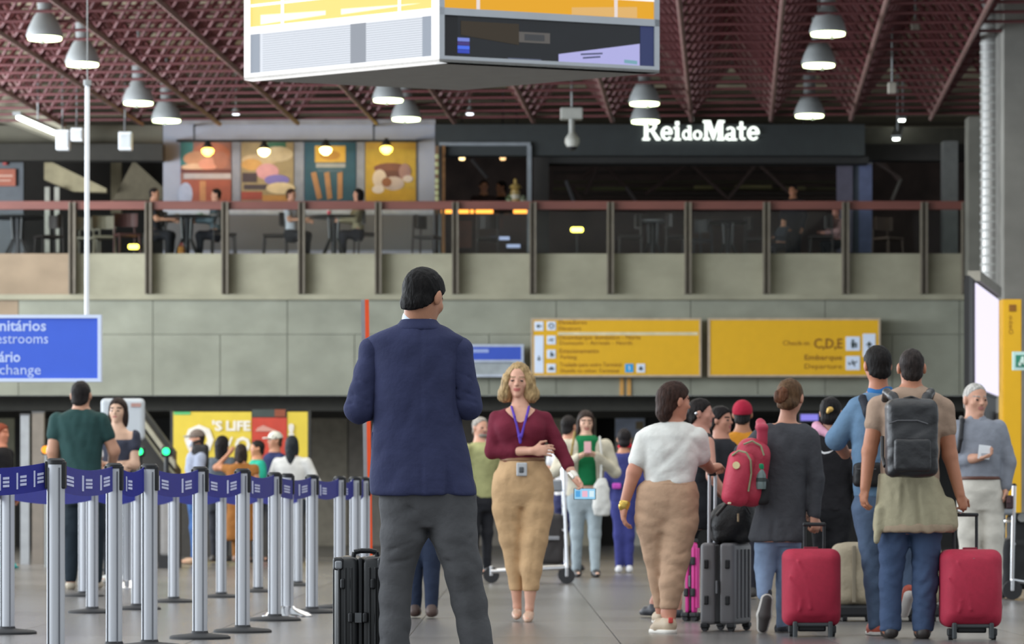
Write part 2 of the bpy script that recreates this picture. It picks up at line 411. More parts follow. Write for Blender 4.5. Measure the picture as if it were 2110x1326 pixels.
def person(label, sp, group=None, wear=()):
    d = sp['d']; h = sp.get('h', 2.2); hd = Head(*sp['head']); T = sp['torso']
    fx = sum(q[0][0] for q in (sp['fl'], sp['fr']))/2
    base = sp.get('base') or Vector(((fx-CX)*d/F, d, 0))
    root = thing('person', label, 'person', base, group)
    b = hd.ops(sp.get('nose', 1), sp.get('thin', 1))
    nx = sp['neck']; b.append(cone(hd.pt(0, -.12, -.22), V(nx), .225*hd.hh*sp.get('nk', 1), nx[3], .12*hd.hh))
    g = sp.get('shrink', 3.0)
    tt = [q for q in T]; b.append(loft(tt, 6, g=-g))
    b.append(cone(V(nx), V((nx[0], nx[1]+.25*hd.hh, nx[2])), nx[3], nx[3]*1.1, .2*hd.hh))
    for c in (sp['al'], sp['ar']): b += chain(c, 6)
    if sp.get('hips'): b.append(loft(sp['hips'], 6, g=-g))
    for c in (sp['ll'], sp['lr']): b += chain(c, 5, g=-g)
    L = .80*hd.hh*sp.get('hs', 1)
    for key, c in (('hl', sp['al']), ('hr', sp['ar'])):
        hp = sp[key]; b += hand(c[-1], hp[0], hp[1], L, hp[2], hp[3], hp[4] if len(hp) > 4 else 1.0, .55*h)
    for key, c in (('fl', sp['ll']), ('fr', sp['lr'])):
        f = sp[key]; r = f[2]*.34
        b += [cone(V(c[-1]), V(f[0])+(0, 0, r), max(c[-1][3]-g, r), r, 5), cone(V(f[0])+(0, 0, r), V(f[1])+(0, 0, r*.9), r, r*.8, 4)]
    sk = sp.get('skin', 'c69478')
    bo = soft('body', b, [skin(sk), paint('1d1613', .25), skin(sp.get('lips', 'a8605a')), hairm(sp.get('brow', '3a2c22'))], root, d, sp.get('hb', h), 0, hd.faces)
    # clothes
    if 'shirt' in sp:
        s = sp['shirt']; o = [loft(T, 6, sp.get('tn', 2.3))]
        for c, ln in ((sp['al'], s.get('l', 2)), (sp['ar'], s.get('r', 2))):
            if ln: o += chain(cutc(c, ln), s.get('k', 5), s.get('g', 3.0))
        o += s.get('ops', [])
        o.append(wrinkle(s.get('wa', .8), s.get('wl', 30), s.get('seed', 1), s.get('ax', (1, 1, 1.4))))
        o += s.get('post', [])
        soft(s.get('name', 'shirt'), o, s['m'], root, d, h, s.get('sm', 1))
    if 'pants' in sp:
        s = sp['pants']; o = [loft(sp['hips'], 5)]
        for c in (sp['ll'], sp['lr']): o += chain(cutc(c, s.get('len', 2) if len(c) == 3 else len(c)-1), s.get('k', 7))
        o += s.get('ops', [])
        o.append(wrinkle(s.get('wa', .8), s.get('wl', 26), s.get('seed', 3), (1, 1, 1.6)))
        if s.get('hem'): o.append(half((0, 0, -s['hem']), (0, 0, -1)))
        soft(s.get('name', 'trousers'), o, s['m'], root, d, h, 1)
    if 'hair' in sp:
        s = sp['hair']; o = hd.hair(s.get('vol', .03), s.get('back', 0), s.get('cut', 0), s.get('ears', True), s.get('low', 0))
        if s.get('add'): o += s['add'](hd)
        o.append(wrinkle(s.get('wa', .012*hd.hh), s.get('wl', .16*hd.hh), 5, (1.3, 1.3, .5)))
        soft('hair', o, hairm(s['c']), root, d, min(h, hd.hh*.032), 0)
    if 'shoe' in sp:
        for key in ('fl', 'fr'):
            f = sp[key]; so = soft('shoe', shoe_ops(f[0], f[1], f[2], f[3] if len(f) > 3 else f[2]*.9, sole=sp.get('flat_'+key, True)), sp['shoe'], root, d, min(h, 1.8), 1)
            if sp.get('sole') is not None:
                a, b_ = V(f[0]), V(f[1]); r = f[2]*.5
                soft('sole', [cone(a+(0, 0, r*.1), b_+(0, 0, r*.1), r*.92, r*.75, 2), half((0, 0, min(a[2], b_[2])+r*.45), (0, 0, 1)), half((0, 0, min(a[2], b_[2])-.6), (0, 0, -1))] if sp.get('flat_'+key, True) else
                     [cone(a+(0, -r*.55, 0), b_+(0, -r*.55, 0), r*.85, r*.72, 2)], sp['sole'], so, d, min(h, 1.5), 0)
    for name, ops, m in sp.get('extra', []): soft(name, ops(hd) if callable(ops) else ops, m, root, d, sp.get('hx', min(h, 1.8)), 0)
    return root, hd
def figure(d, cx, top, foot, yaw=0, pitch=0, wf=1.0, arms=None, hands=None, hy=None, stance=0.05, step=0.0, sit=None, lean=0, roll=0):
    """default standing (or seated) pose measured in fractions of the standing height"""
    H = foot-top; a = math.radians(yaw); cs, sn = abs(math.cos(a)), abs(math.sin(a)); q = lambda fx, fy, fd=0: (cx+fx*H, top+fy*H, fd*H)
    hh = .132*H
    def sec(fy, w, e):
        w, e = w*wf*H, e*H
        W, E = math.hypot(w*cs, e*sn), math.hypot(e*cs, w*sn); x = cx+lean*(fy-.5)*H
        return (top+fy*H, x-W, x+W, E)
    T = [sec(*v) for v in ((.158, .04, .04), (.172, .075, .05), (.19, .105, .057), (.22, .116, .064), (.27, .112, .068), (.34, .10, .066), (.41, .092, .062), (.47, .098, .066), (.52, .10, .068))]
    hx = cx+lean*(-.42)*H
    fv = np.array([math.sin(a), -math.cos(a)])       # facing (x, depth)
    sx, sy = math.cos(a), math.sin(a)
    def arm(sgn, spec):
        sh = (cx+lean*(-.3)*H+sgn*.105*wf*sx*H, top+.208*H, sgn*.105*wf*sy*H, .030*H)
        out = [sh]
        for (o_, f_, z_), r in zip(spec, (.0235, .0165)):
            out.append((cx+(sgn*o_*wf*sx+f_*fv[0])*H+lean*(z_-.5)*H*.8, top+z_*H, (sgn*o_*wf*sy+f_*fv[1])*H, r*H))
        return out
    arms = arms or {}
    dn = ((.135, -.01, .36), (.13, .03, .485))
    al, ar = arm(-1, arms.get('l', dn)), arm(1, arms.get('r', dn))
    hips = [sec(.46, .088, .06), sec(.50, .098, .066), sec(.55, .098, .062), sec(.60, .088, .042)]
    def leg(sgn):
        if sit:
            kf, kz = sit
            return [(cx+sgn*.05*sx*H, top+.52*H, sgn*.05*sy*H, .055*H), (cx+(sgn*.06*sx+kf*fv[0])*H, top+.53*H, (sgn*.06*sy+kf*fv[1])*H, .042*H),
                    (cx+(sgn*.055*sx+(kf+kz)*fv[0])*H, top+.76*H, (sgn*.055*sy+(kf+kz)*fv[1])*H, .028*H)]
        st = step*sgn
        return [(cx+sgn*stance*sx*H, top+.53*H, sgn*stance*sy*H, .054*H), (cx+(sgn*stance*sx+st*.5*fv[0])*H, top+.735*H, (sgn*stance*sy+st*.5*fv[1])*H, .037*H),
                (cx+(sgn*stance*sx+st*fv[0])*H, top+.95*H, (sgn*stance*sy+st*fv[1])*H, .027*H)]
    ll, lr = leg(-1), leg(1)
    def foot_(an):
        fy = an[1]+.05*H-.008*H if not sit else an[1]+.045*H
        return ((an[0]-fv[0]*.02*H, fy, an[2]-fv[1]*.02*H), (an[0]+fv[0]*.10*H, fy, an[2]+fv[1]*.10*H), .052*H, .05*H)
    def hnd(sgn, c, key):
        if hands and key in hands: return hands[key]
        dv = np.array([c[2][0]-c[1][0], c[2][2]-c[1][2], -(c[2][1]-c[1][1])]); return (dv, (-sgn*sx, -sgn*sy, .05), sgn*1, .35)
    return dict(d=d, head=(cx+lean*(-.42)*H, top+.5*hh+.004*H, hh, yaw if hy is None else hy, pitch, roll), neck=(cx+lean*(-.35)*H, top+.168*H, 0, .037*H), torso=T, hips=hips,
                al=al, ar=ar, ll=ll, lr=lr, fl=foot_(ll[-1]), fr=foot_(lr[-1]), hl=hnd(-1, al, 'l'), hr=hnd(1, ar, 'r'), shrink=.008*H, h=max(1.3, min(2.2, H*.0075)), H=H)
# ================================================================== SETTING
# ---- floor: polished slabs near, continuous floor beyond
def floor_mat(name, col):
    return mat(name, col, 0.26, var=0.10, vs=14, bump=0.02, bs=60, spec=0.36)
M_floor = [floor_mat('terrazzo_a', '6f6c6a'), floor_mat('terrazzo_b', '686563'), floor_mat('terrazzo_c', '74716f')]
M_joint = mat('floor_joint', '5f5c5a', 0.4)
floor = structure('floor')
MB().box((0, 27, -.033), (60, 62, .05)).build('floor_bed', M_joint, floor)
slab_me = []
for m in M_floor:
    me = MB().cbox((0, 0, -.006), (1.194, 1.194, .012), .002).mesh('floor_slab'); me.materials.append(m); slab_me.append(me)
for j in range(29):
    y = 13.2+1.2*j
    nx = int((y*1080/F+.6)/1.2)+1
    for i in range(-nx, nx+1):
        o = bpy.data.objects.new('floor_slab', random.choice(slab_me)); COL.objects.link(o); o.parent = floor; o.location = (i*1.2, y, 0)
MB().box((0, 64.5, -.01), (60, 33.5, .02)).build('far_floor', M_floor[1], floor)
# ---- mezzanine front: parapet band, ledge, bulkhead panels
DF = 60.0
wall_back = structure('wall_back')
posts = [-12, 148, 305, 463, 621, 779, 938, 1098, 1258, 1418, 1580, 1743, 1905, 1990, 2150]
part('wall_core', M_conc2, wall_back, -200, 2300, 530, 812, DF+.12, .5)
for a, b in zip(posts, posts[1:]):
    PB(MB(), a+.6, b-.6, 522, 606, DF, .2).build('concrete_panel', M_conc3 if a < 100 else M_conc, wall_back)
PB(MB(), -120, 2160, 606, 617, DF-.06, .3).build('ledge', M_conc, wall_back)
for k in range(-2, 8):
    x = 38+277*k
    PB(MB(), x+.7, x+276.3, 618.5, 688, DF+.06, .2).build('concrete_panel', M_conc3 if k < 0 else M_conc2, wall_back)
for k in range(-3, 15):
    x = 38+138.5*k
    PB(MB(), x+.7, x+137.8, 689.2, 814, DF+.06, .2).build('concrete_panel', M_conc2, wall_back)
M_soffit = mat('dark_soffit', '35342f', 0.8)
part('soffit_band', M_soffit, wall_back, -200, 2300, 815, 846, DF+.9, 5)
# small orange strips fixed below the sign
for x in (1281, 1296):
    tag(part('wall_strip', paint('c9974e', .6), None, x-4, x+4, 778, 814, DF+.03, .03), 'narrow ochre strip on the concrete below the long yellow sign, '+('left' if x < 1290 else 'right')+' of the two', 'strip', 'ochre strips under the yellow sign')
# mezzanine slab, back wall, side walls
floor2 = structure('floor'); ZS = P(0, 523, DF).z
MB().box((0, 68, ZS-.12), (44, 15.6, .24)).build('mezzanine_slab', paint('4c4640', .6), floor2)
M_cafe = mat('dark_brown_wall', '463833', 0.8, var=.3, vs=2)
wall_cafe = structure('wall_cafe')
MB().box((0, 75.4, 7.2), (44, .3, 4.4)).build('cafe_back', M_cafe, wall_cafe)
# ---- ground-level back wall under the mezzanine
wg = structure('wall_ground')
M_tan = mat('tan_stone', '8a8272', 0.7, var=.15); M_tan2 = mat('grey_wall', '817a70', 0.8); M_blk = mat('shop_dark', '1f1e1d', 0.7)
DG = 67.0
for x0, x1, m in ((-150, -20, M_blk), (-19, 30, paint('a6a48c', .7)), (31, 90, M_blk), (91, 205, paint('5a544a', .8)), (206, 352, M_blk), (353, 640, M_blk), (641, 716, M_tan), (718, 752, M_tan2), (754, 1010, M_tan2), (1012, 1120, M_tan2), (1122, 1228, paint('99937f', .7)), (1268, 1330, paint('a5a296', .7)), (1332, 2250, M_blk)):
    PB(MB(), x0, x1, 835, 1124, DG, .3).build('wall_panel', m, wg)
PB(MB(), -200, 2300, 830, 1124, DG+.6, .2).build('wall_core', M_blk, wg)
# ---- roof deck and space frame
ceil = structure('ceiling')
M_deck = [mat('roof_deck', 'b3aa90', 0.8, var=.2, vs=1.5), mat('roof_deck_b', '958b76', 0.8, var=.2, vs=1.5)]
for j in range(36):
    y = 33+1.2*j
    MB().box((0, y, 8.95+(.04 if j % 2 else 0)), (52, 1.16, .08)).build('roof_plank', M_deck[j % 2], ceil)
MB().box((0, 54, 9.2), (56, 46, .1)).build('roof_slab', paint('6b665c', .9), ceil)
frame = structure('trim_1')          # the red steel space frame
tx = Vector((.065, .9979, 0)).normalized(); tn = Vector((tx.y, -tx.x, 0))
O0 = Vector((.343, 60.0, 0))
SP = 1.41; ZB, ZT = 7.63, 8.62
def unitmesh(name, L, r, m, n=6):
    me = MB().cyl((0, 0, 0), (0, 0, L), r, n=n, cap=False).mesh(name, smooth=True); me.materials.append(m); return me
def place(me, name, a, b, par):
    o = bpy.data.objects.new(name, me); COL.objects.link(o); o.parent = par
    o.rotation_mode = 'QUATERNION'; o.rotation_quaternion = (b-a).to_track_quat('Z', 'Y'); o.location = a; return o
BY = .94; j0, j1 = -17, 0
LW = (j1-j0)*BY
cb = unitmesh('bottom_chord', LW+.6, .042, M_redpale, 8); ct = unitmesh('top_chord', LW+.6, .034, M_red)
for k in range(-9, 10):
    a = O0+tn*SP*k+tx*BY*j0; a.z = ZB; place(cb, 'bottom_chord', a, a+tx, frame)
    a = O0+tn*SP*(k+.5)+tx*BY*j0; a.z = ZT; place(ct, 'top_chord', a, a+tx, frame)
cx_ = unitmesh('cross_tube', SP*19, .023, M_red)
for j in range(j0, j1+1):
    for (dj, z) in ((0, ZB+.02), (.5, ZT)):
        a = O0+tn*SP*-9.5+tx*BY*(j+dj); a.z = z; place(cx_, 'cross_tube', a, a+tn, frame)
wl = math.sqrt(SP*SP*.25+BY*BY*.25+(ZT-ZB)**2); wm = unitmesh('web_tube', wl, .033, M_red); wp = unitmesh('web_tube', wl, .033, M_redpale); rest = MB(); nweb = 0
for j in range(j1, j0-1, -1):
    for k in range(-9, 10):
        a = O0+tn*SP*k+tx*BY*j; a.z = ZB
        for sk, sj in ((-.5, -.5), (.5, -.5), (-.5, .5), (.5, .5)):
            b = O0+tn*SP*(k+sk)+tx*BY*(j+sj); b.z = ZT
            px = CX+a.x*F/a.y
            if nweb < 298 and -60 < px < 2170 and 49 < a.y: place(wm if (sk*sj < 0) else wp, 'web_tube', a, b, frame); nweb += 1
            else: rest.cyl(a, b, .033, n=6, cap=False)
tag(rest.build('web_tubes_beyond', M_red, frame, True), kind='stuff')
# ---- right-hand columns
wr = structure('trim_2')
mb = MB(); c = P(2041, 600, 50); mb.cyl((c.x, 50, -.01), (c.x, 50, 9.1), .15, n=24); mb.build('round_column', mat('steel_column', '9a9a98', .35, .35, var=.08, vs=3), wr, True)
rings = MB().lathe((0, 0, 0), ((.150, 0), (.156, .008), (.156, .028), (.150, .036)), 20).mesh('seam_ring', smooth=True); rings.materials.append(paint('a8aaa8', .4))
for i in range(46):
    o = bpy.data.objects.new('seam_ring', rings); COL.objects.link(o); o.parent = wr; o.location = (c.x, 50, 3.3+.125*i)
part('flat_column', concrete('column_concrete', '84837f'), wr, 2069, 2240, -60, 1172, 49, .8)
part('column_edge', paint('6d6c68', .7), wr, 2060, 2068, -60, 1172, 49.4, .5)
wr2 = structure('trim_3')
part('mezzanine_column', concrete('mezz_column', '77766f'), wr2, 1996, 2019, 240, 1124, 59.2, .5)
part('mezzanine_pier', paint('5f605e', .7), wr2, 1944, 1974, 290, 523, 63, .4)
wd = structure('trim_4')
part('dark_pier', paint('24211f', .6), wd, 1099, 1131, 290, 540, 62.9, .5)
# left side of the mezzanine: beams, stair soffits
wl_ = structure('wall_left')
part('grey_panel', paint('5a6066', .6), wl_, -60, 48, 300, 523, 64, .2)
part('dark_beam', paint('2f2d28', .8), wl_, -60, 335, 296, 330, 62.5, .4)
part('upper_beam', concrete('beam_concrete', '6a675c'), wl_, -60, 335, 258, 297, 63, .3)
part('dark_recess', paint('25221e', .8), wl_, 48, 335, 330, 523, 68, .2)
part('tan_back', paint('8d846c', .8), wl_, 228, 250, 330, 440, 66.5, .2)
mb = MB(); mb.prism([P(91, 326, 64.5), P(91, 370, 64.5), P(150, 394, 64.5), P(219, 396, 64.5), P(219, 388, 64.5)], (0, .25, 0)); mb.build('stair_soffit', paint('a99f80', .8), wl_)
mb = MB(); mb.prism([P(275, 330, 65), P(232, 412, 65), P(335, 412, 65), P(335, 385, 65)], (0, .25, 0)); mb.build('stair_soffit', paint('6b6350', .8), wl_)
for x in (92, 112): part('white_baluster', paint('a8a89c', .5), wl_, x, x+10, 385, 520, 64.2, .08)
mb = MB(); mb.prism([P(-120, 122, 61.2), P(-120, 215, 61.2), P(20, 250, 61.2), P(133, 292, 61.2), P(133, 262, 61.2)], (0, .9, 0)); mb.build('concrete_beam', concrete('left_beam', 'a8a392'), wl_)
# shop fascia and frames
wf = structure('wall_fascia')
part('fascia', mat('dark_fascia', '262b2c', .6), wf, 897, 1782, 256, 320, 62.6, .4)
part('header', paint('1c1b1a', .7), wf, 1131, 1790, 322, 336, 62.9, .5)
part('fascia_end', paint('2a2724', .7), wf, 1782, 1996, 296, 330, 63.5, .4)
part('ceiling_void', paint('47443c', .8), wf, 1782, 1996, 262, 296, 64.5, .2)
door = structure('door_1')
for x0, x1, y0, y1 in ((905, 1093, 293, 300), (1086, 1095, 300, 520), (903, 909, 300, 520)): part('door_frame', paint('7c8288', .45), door, x0, x1, y0, y1, 62.5, .12)
part('brass_jamb', paint('a87746', .4), door, 910, 917, 300, 520, 62.5, .1)
# ================================================================== HALL FITTINGS
# ---- balustrade
rail = thing('balustrade', 'long brown railing with dark posts and glass along the upper cafe floor', 'railing', P(1000, 605, DF-.1))
M_wood = mat('red_brown_rail', '6f4038', .5, var=.15, vs=5, stretch=(.2, 1, 1)); M_post = mat('dark_post', '6d665a', .6)
for a, b in zip(posts, posts[1:]):
    if a > 1980: break
    PB(MB(), a+1, b-1, 414, 431, DF-.12, .09).build('handrail', M_wood, rail)
    PB(MB(), a+8, b-8, 436, 519, DF-.06, .012).build('glass_pane', M_glass, rail)
for x in posts[1:-1]:
    mb = MB(); PB(mb, x-7, x-4, 416, 604, DF-.2, .2); PB(mb, x-4, x+5, 416, 604, DF-.13, .02); PB(mb, x+3, x+7, 416, 604, DF-.2, .2)
    mb.build('post', M_post, rail)
# ---- high-bay lamps
M_lampbody = mat('lamp_grey', '888c8d', .5, var=.05); M_lamp = mat('lamp_glow', 'f0ffc4', .4, var=0.01, emit=5.0); M_rimg = glow('c8ff70', 1.2)
lamps = [(92, 77, 'leftmost in the top row'), (170, 131, 'above the white hanging pole'), (285, 211, 'third of the left row'), (343, 247, 'at the poster wall corner'), (800, 205, 'just below the hanging display'),
         (837, 244, 'over the yellow poster'), (1706, 68, 'uppermost of the right row'), (1687, 133, 'second of the right row'), (1668, 237, 'lowest of the right row'), (1328, 212, 'beside the right corner of the display'), (1330, 249, 'over the lit sign\'s first letter')]
zl = 7.40
for x, y, w in lamps:
    d = (zl-CH)*F/(HY-y); c = P(x, y, d)
    t = thing('pendant_lamp', 'grey bell-shaped ceiling lamp with a glowing disc, '+w, 'lamp', c, 'high bay lamps under the red space frame')
    MB().lathe(c, ((.255, 0), (.262, .02), (.235, .12), (.15, .30), (.10, .36), (.10, .42)), 28).build('shade', M_lampbody, t, True)
    MB().cyl(c+Vector((0, 0, .42)), c+Vector((0, 0, .70)), .105, n=16).build('ballast_box', M_lampbody, t, True)
    MB().cyl(c+Vector((0, 0, .70)), Vector((c.x, c.y, 8.92)), .02, n=8).build('stem', M_lampbody, t)
    dd = MB(); dd.lathe(c, ((.235, -.035), (.24, -.012), (.24, .0)), 28).build('diffuser', M_lamp, t, True)
    MB().cyl(c+Vector((-.02 if x < 1000 else .05, -.06, -.09)), c+Vector((-.02 if x < 1000 else .05, -.06, -.036)), .025, n=8).build('pull_knob', M_lampbody, t)
# ---- speaker boxes, cameras, tubes
for x0, x1, y0, y1, w in ((115, 142, 264, 308, 'left of the pair'), (146, 170, 260, 290, 'right of the pair'), (244, 271, 268, 308, 'alone left of the poster wall')):
    c = P((x0+x1)/2, y1, 58.6); t = thing('loudspeaker', 'small white box loudspeaker hanging below the ceiling, '+w, 'speaker', c, 'white box speakers')
    MB().cbox(*pbox(x0, x1, y0+3, y1, 58.6, .22), .015).build('cabinet', M_white, t); part('grille', paint('b8bcc0', .7), t, x0+3, x1-3, y0+8, y1-4, 58.585, .012)
    MB().cyl(P((x0+x1)/2, y0+4, 58.7), P((x0+x1)/2, 243, 58.7), .02, n=8).build('bracket', paint('4a4a4c'), t)
    MB().cyl(P((x0+x1)/2, 243, 58.7), Vector((P((x0+x1)/2, 0, 58.7).x, 58.7, 8.95)), .012, n=6).build('hanger', M_lampbody, t)
def tube_light(a, b, label, seg=1, w=.10):
    a, b = Vector(a), Vector(b); t = thing('tube_light', label, 'light', a)
    R = (b-a).to_track_quat('Y', 'Z').to_matrix(); L = (b-a).length
    MB().box((a+b)/2+Vector((0, 0, .05)), (w+.04, L, .05), R).build('housing', M_lampbody, t)
    for i in range(seg):
        q = a+(b-a)*((i+.5)/seg); MB().cbox(q, (w, L/seg*.9, .06), .02, R).build('tube', glow('f6fff4', 6), t)
    MB().cyl((a+b)/2+Vector((0, 0, .07)), Vector((((a+b)/2).x, ((a+b)/2).y, 8.95)), .015, n=6).build('hanger', M_lampbody, t)
tube_light(P(34, 240, 55), P(118, 276, 60.5), 'slanting fluorescent tube under the ceiling at far left', 1, .09)
tube_light(P(1846, 287, 60), P(1853, 267, 62), 'short bright tube light right of the lit cafe sign, lowest', 1, .12)
tube_light(P(1858, 248, 63.6), P(1862, 231, 66), 'short bright tube light right of the lit cafe sign, upper pair', 2, .12)
for x, y, w in ((486, 234, 'left above the poster wall'), (968, 234, 'above the dark shop fascia')):
    c = P(x, y, 63); t = thing('downlight', 'tiny white round downlight '+w, 'light', c); MB().lathe(c, ((.07, 0), (.075, .05), (.03, .12)), 14).build('can', M_lampbody, t); MB().lathe(c, ((.06, -.02), (.065, 0)), 14).build('lens', glow('eef4ff', 4), t)
    MB().cyl(c+Vector((0, 0, .12)), Vector((c.x, c.y, 8.96)), .012, n=6).build('stem', M_lampbody, t)
c = P(1179, 306, 57); t = thing('dome_camera', 'pale dome security camera on a bracket stem before the shop fascia', 'camera', c)
MB().cbox(*pbox(1155, 1201, 221, 244, 56.9, .3), .02).build('mount', paint('9fa09a', .6), t); MB().cyl(P(1178, 244, 57), P(1178, 282, 57), .05, n=12).build('stem', paint('8f908c', .5), t)
MB().lathe(P(1179, 306, 57), ((.02, 0), (.09, .03), (.125, .10), (.12, .17), (.07, .24), (.05, .27)), 20).build('housing', paint('a7a7a0', .5), t, True); MB().lathe(P(1179, 306, 57), ((.01, -.035), (.06, -.02), (.088, .028)), 18).build('dome', M_black, t, True)
MB().cyl(P(1178, 222, 57), Vector((P(1178, 0, 57).x, 57, 8.95)), .02, n=6).build('hanger', M_lampbody, t)
for x, y, w in ((1886, 56, 'upper'), (1838, 184, 'lower')):
    c = P(x, y+8, 52); t = thing('sensor_box', 'small pale sensor box among the red tubes at right, '+w, 'sensor', c); MB().cbox(c+Vector((0, 0, .08)), (.13, .13, .17), .02).build('case', paint('a09a90', .6), t); MB().cyl(c+Vector((0, 0, .16)), Vector((c.x, 52, 8.95)), .015, n=6).build('hanger', M_lampbody, t)
# ---- big hanging display
dN = 24.0
N = P(905, 127, dN); z0 = N.z
def corner(px, py): d = dN*(HY-127)/(HY-py); return Vector(((px-CX)*d/F, d, z0))
Lc, Rc = corner(503, 165), corner(1359, 150); Bc = Lc+Rc-N
disp = thing('hanging_display', 'large angular hanging sign box with yellow panels and screens under the red ceiling', 'display', N)
Ht = 1.62
up = Vector((0, 0, 1)); M_under = mat('display_underside', '8e8b84', .7, var=.05); M_fr = mat('display_frame', 'a9aeb4', .4, .2, var=.03)
MB().prism([N, Rc, Bc, Lc], up*.02).build('underside', M_under, disp)
ctr = (N+Bc)/2; ins = lambda p, f=.9: ctr+(p-ctr)*f
MB().prism([ins(N, .93)+up*.02, ins(Rc, .93)+up*.02, ins(Bc, .93)+up*.02, ins(Lc, .93)+up*.02], up*(Ht-.04)).build('casing', paint('33353a', .6), disp)
class Face:
    def __init__(s, A, B): s.A = A; s.u = (B-A); s.L = s.u.length; s.e = s.u/s.L; n = s.e.cross(up); s.n = n if (A+B-2*ctr).dot(n) > 0 else -n
    def quad(s, name, m, a0, a1, h0, h1, off, th=.012, h0b=None, h1b=None):
        h0b = h0 if h0b is None else h0b; h1b = h1 if h1b is None else h1b
        p = lambda a, h: s.A+s.e*a*s.L+up*h+s.n*off
        return MB().prism([p(a0, h0), p(a1, h0b), p(a1, h1b), p(a0, h1)], -s.n*th).build(name, m, disp)
fl, fr_ = Face(Lc, N), Face(N, Rc)
M_litframe = glow('ffffff', 1.1)  # overexposed white of the left face put into its frame as glow
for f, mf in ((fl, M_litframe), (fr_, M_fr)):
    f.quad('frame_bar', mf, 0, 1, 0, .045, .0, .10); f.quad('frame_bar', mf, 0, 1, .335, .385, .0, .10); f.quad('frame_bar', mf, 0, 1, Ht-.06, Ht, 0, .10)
    f.quad('frame_post', mf, 0, .024, .045, Ht-.06, 0, .1); f.quad('frame_post', mf, .978 if f is fr_ else .962, 1, .045, Ht-.06, 0, .1)
fl.quad('screen', mat('striped_screen', 'd2d6de', .4, var=.02, emit=.8), .024, .962, .045, .335, -.02)
for i in range(17): fl.quad('screen_stripe', glow('a2a8b2', .75), .09, .91, .055+.0165*i, .0595+.0165*i, -.018, .003)
fl.quad('screen_band', glow('8f98a6', .75), .026, .075, .046, .334, -.016, .003); fl.quad('screen_band', glow('8f98a6', .75), .91, .96, .046, .334, -.016, .003)
fl.quad('screen_band', glow('858a94', .75), .548, .625, .046, .334, -.0165, .003)
fl.quad('lit_panel', glow('f3c45c', 1.0), .024, .962, .385, Ht-.06, -.02)
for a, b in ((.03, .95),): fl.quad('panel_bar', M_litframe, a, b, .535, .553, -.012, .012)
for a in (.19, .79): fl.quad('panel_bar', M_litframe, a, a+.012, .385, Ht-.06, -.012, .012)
for a0, a1, hh0, hh1 in ((.08, .42, .40, .47), (.5, .9, .41, .45), (.2, .75, .56, .68)): fl.quad('panel_glow_patch', glow('fff2d0', 1.05), a0, a1, hh0, hh1, -.016, .004, hh0+.02, hh1-.02)  # white glow blobs laid over the lit panel as glare
fr_.quad('screen', mat('dark_screen', '15161b', .25, emit=.02), .024, .978, .045, .335, -.02)
fr_.quad('lit_panel', glow('dfa012', .82), .024, .978, .385, Ht-.06, -.02)
fr_.quad('panel_bar', glow('f3ecea', .9), .02, .98, .515, .535, -.012, .012)
for a in (.17, .795): fr_.quad('panel_bar', glow('e9dcd8', .75), a, a+.014, .385, Ht-.06, -.012, .012)
fr_.quad('panel_glow_patch', glow('dcae66', .8), .6, .9, .39, .44, -.016, .004, .39, .47)
fr_.quad('screen_edge', glow('0d0f16', .3), .026, .085, .047, .333, -.016, .003); fr_.quad('screen_edge', glow('2b3563', .7), .915, .976, .047, .333, -.016, .003)
for k, (c_, e) in enumerate((('6f7fd0', .5), ('43307a', .4), ('3f62d8', .6), ('2c41b0', .5))): fr_.quad('screen_image_or_reflection', glow(c_, e+.3), .085, .138, .155-.028*k, .18-.028*k, -.015, .003)  # emissive quads for screen pictures and bluish reflections
fr_.quad('screen_image_or_reflection', glow('a7a6d8', .85), .54, .912, .047, .10, -.0155, .003, .047, .205); fr_.quad('screen_image_or_reflection', glow('82b6c4', .6), .84, .9, .06, .085, -.013, .002, .055, .08)
fr_.quad('screen_image_or_reflection', glow('6f6a66', .45), .36, .50, .17, .245, -.015, .003); fr_.quad('screen_image_or_reflection', glow('3a3a3c', .2), .385, .475, .185, .23, -.013, .002)
fr_.quad('screen_image_or_reflection', glow('3a2d18', .5), .10, .36, .20, .30, -.0165, .003, .15, .30); fr_.quad('screen_image_or_reflection', glow('8088a8', .3), .31, .46, .047, .055, -.0155, .003)
for k, (a0, a1, h) in enumerate(((.64, .74, .10), (.65, .73, .075))): fr_.quad('screen_lettering', glow('5c6288', .5), a0, a1, h, h+.012, -.013, .002, h+.015, h+.027)
for p in (ins(N, .6), ins(Rc, .6), ins(Bc, .6), ins(Lc, .6)): MB().cyl(p+up*(Ht-.03), Vector((p.x, p.y, 9.0)), .02, n=8).build('hanger_rod', M_lampbody, disp)
MB().box((ctr.x, ctr.y, 9.05), (3.4, 2.6, .1)).build('hanger_plate', M_lampbody, disp)
# ---- blue hanging sign, left
dB = 34.0
t = thing('hanging_sign', 'blue hanging restroom sign with white frame and white pole at far left', 'sign', P(60, 785, dB))
M_sblue = mat('sign_blue', '3458c4', .45, var=.02, emit=.10); M_sfr = mat('sign_frame', 'c8d2e8', .4, var=.02)
part('panel', M_sblue, t, -150, 202, 654, 779, dB, .08)
for x0, x1, y0, y1 in ((-156, 208, 648, 655), (-156, 208, 779, 786), (201, 208, 655, 779), (-156, -149, 655, 779)): part('frame_bar', M_sfr, t, x0, x1, y0, y1, dB-.02, .12)
M_slet = paint('b9c8ee', .6)
for s, x0, x1, y, cap, bo in (('Sanitários', -30, 95, 681, 22, .02), ('Restrooms', -24, 99, 707, 21, .0), ('Fraldário', -58, 42, 745, 22, .02), ('Baby change', -70, 84, 771, 21, .0)): text('lettering', s, x0, x1, y, cap, dB-.004, M_slet, t, bo)
a = P(179, 648, dB); MB().cyl(a, P(180, 172, dB), .024, n=12).build('pole', M_white, t, True)
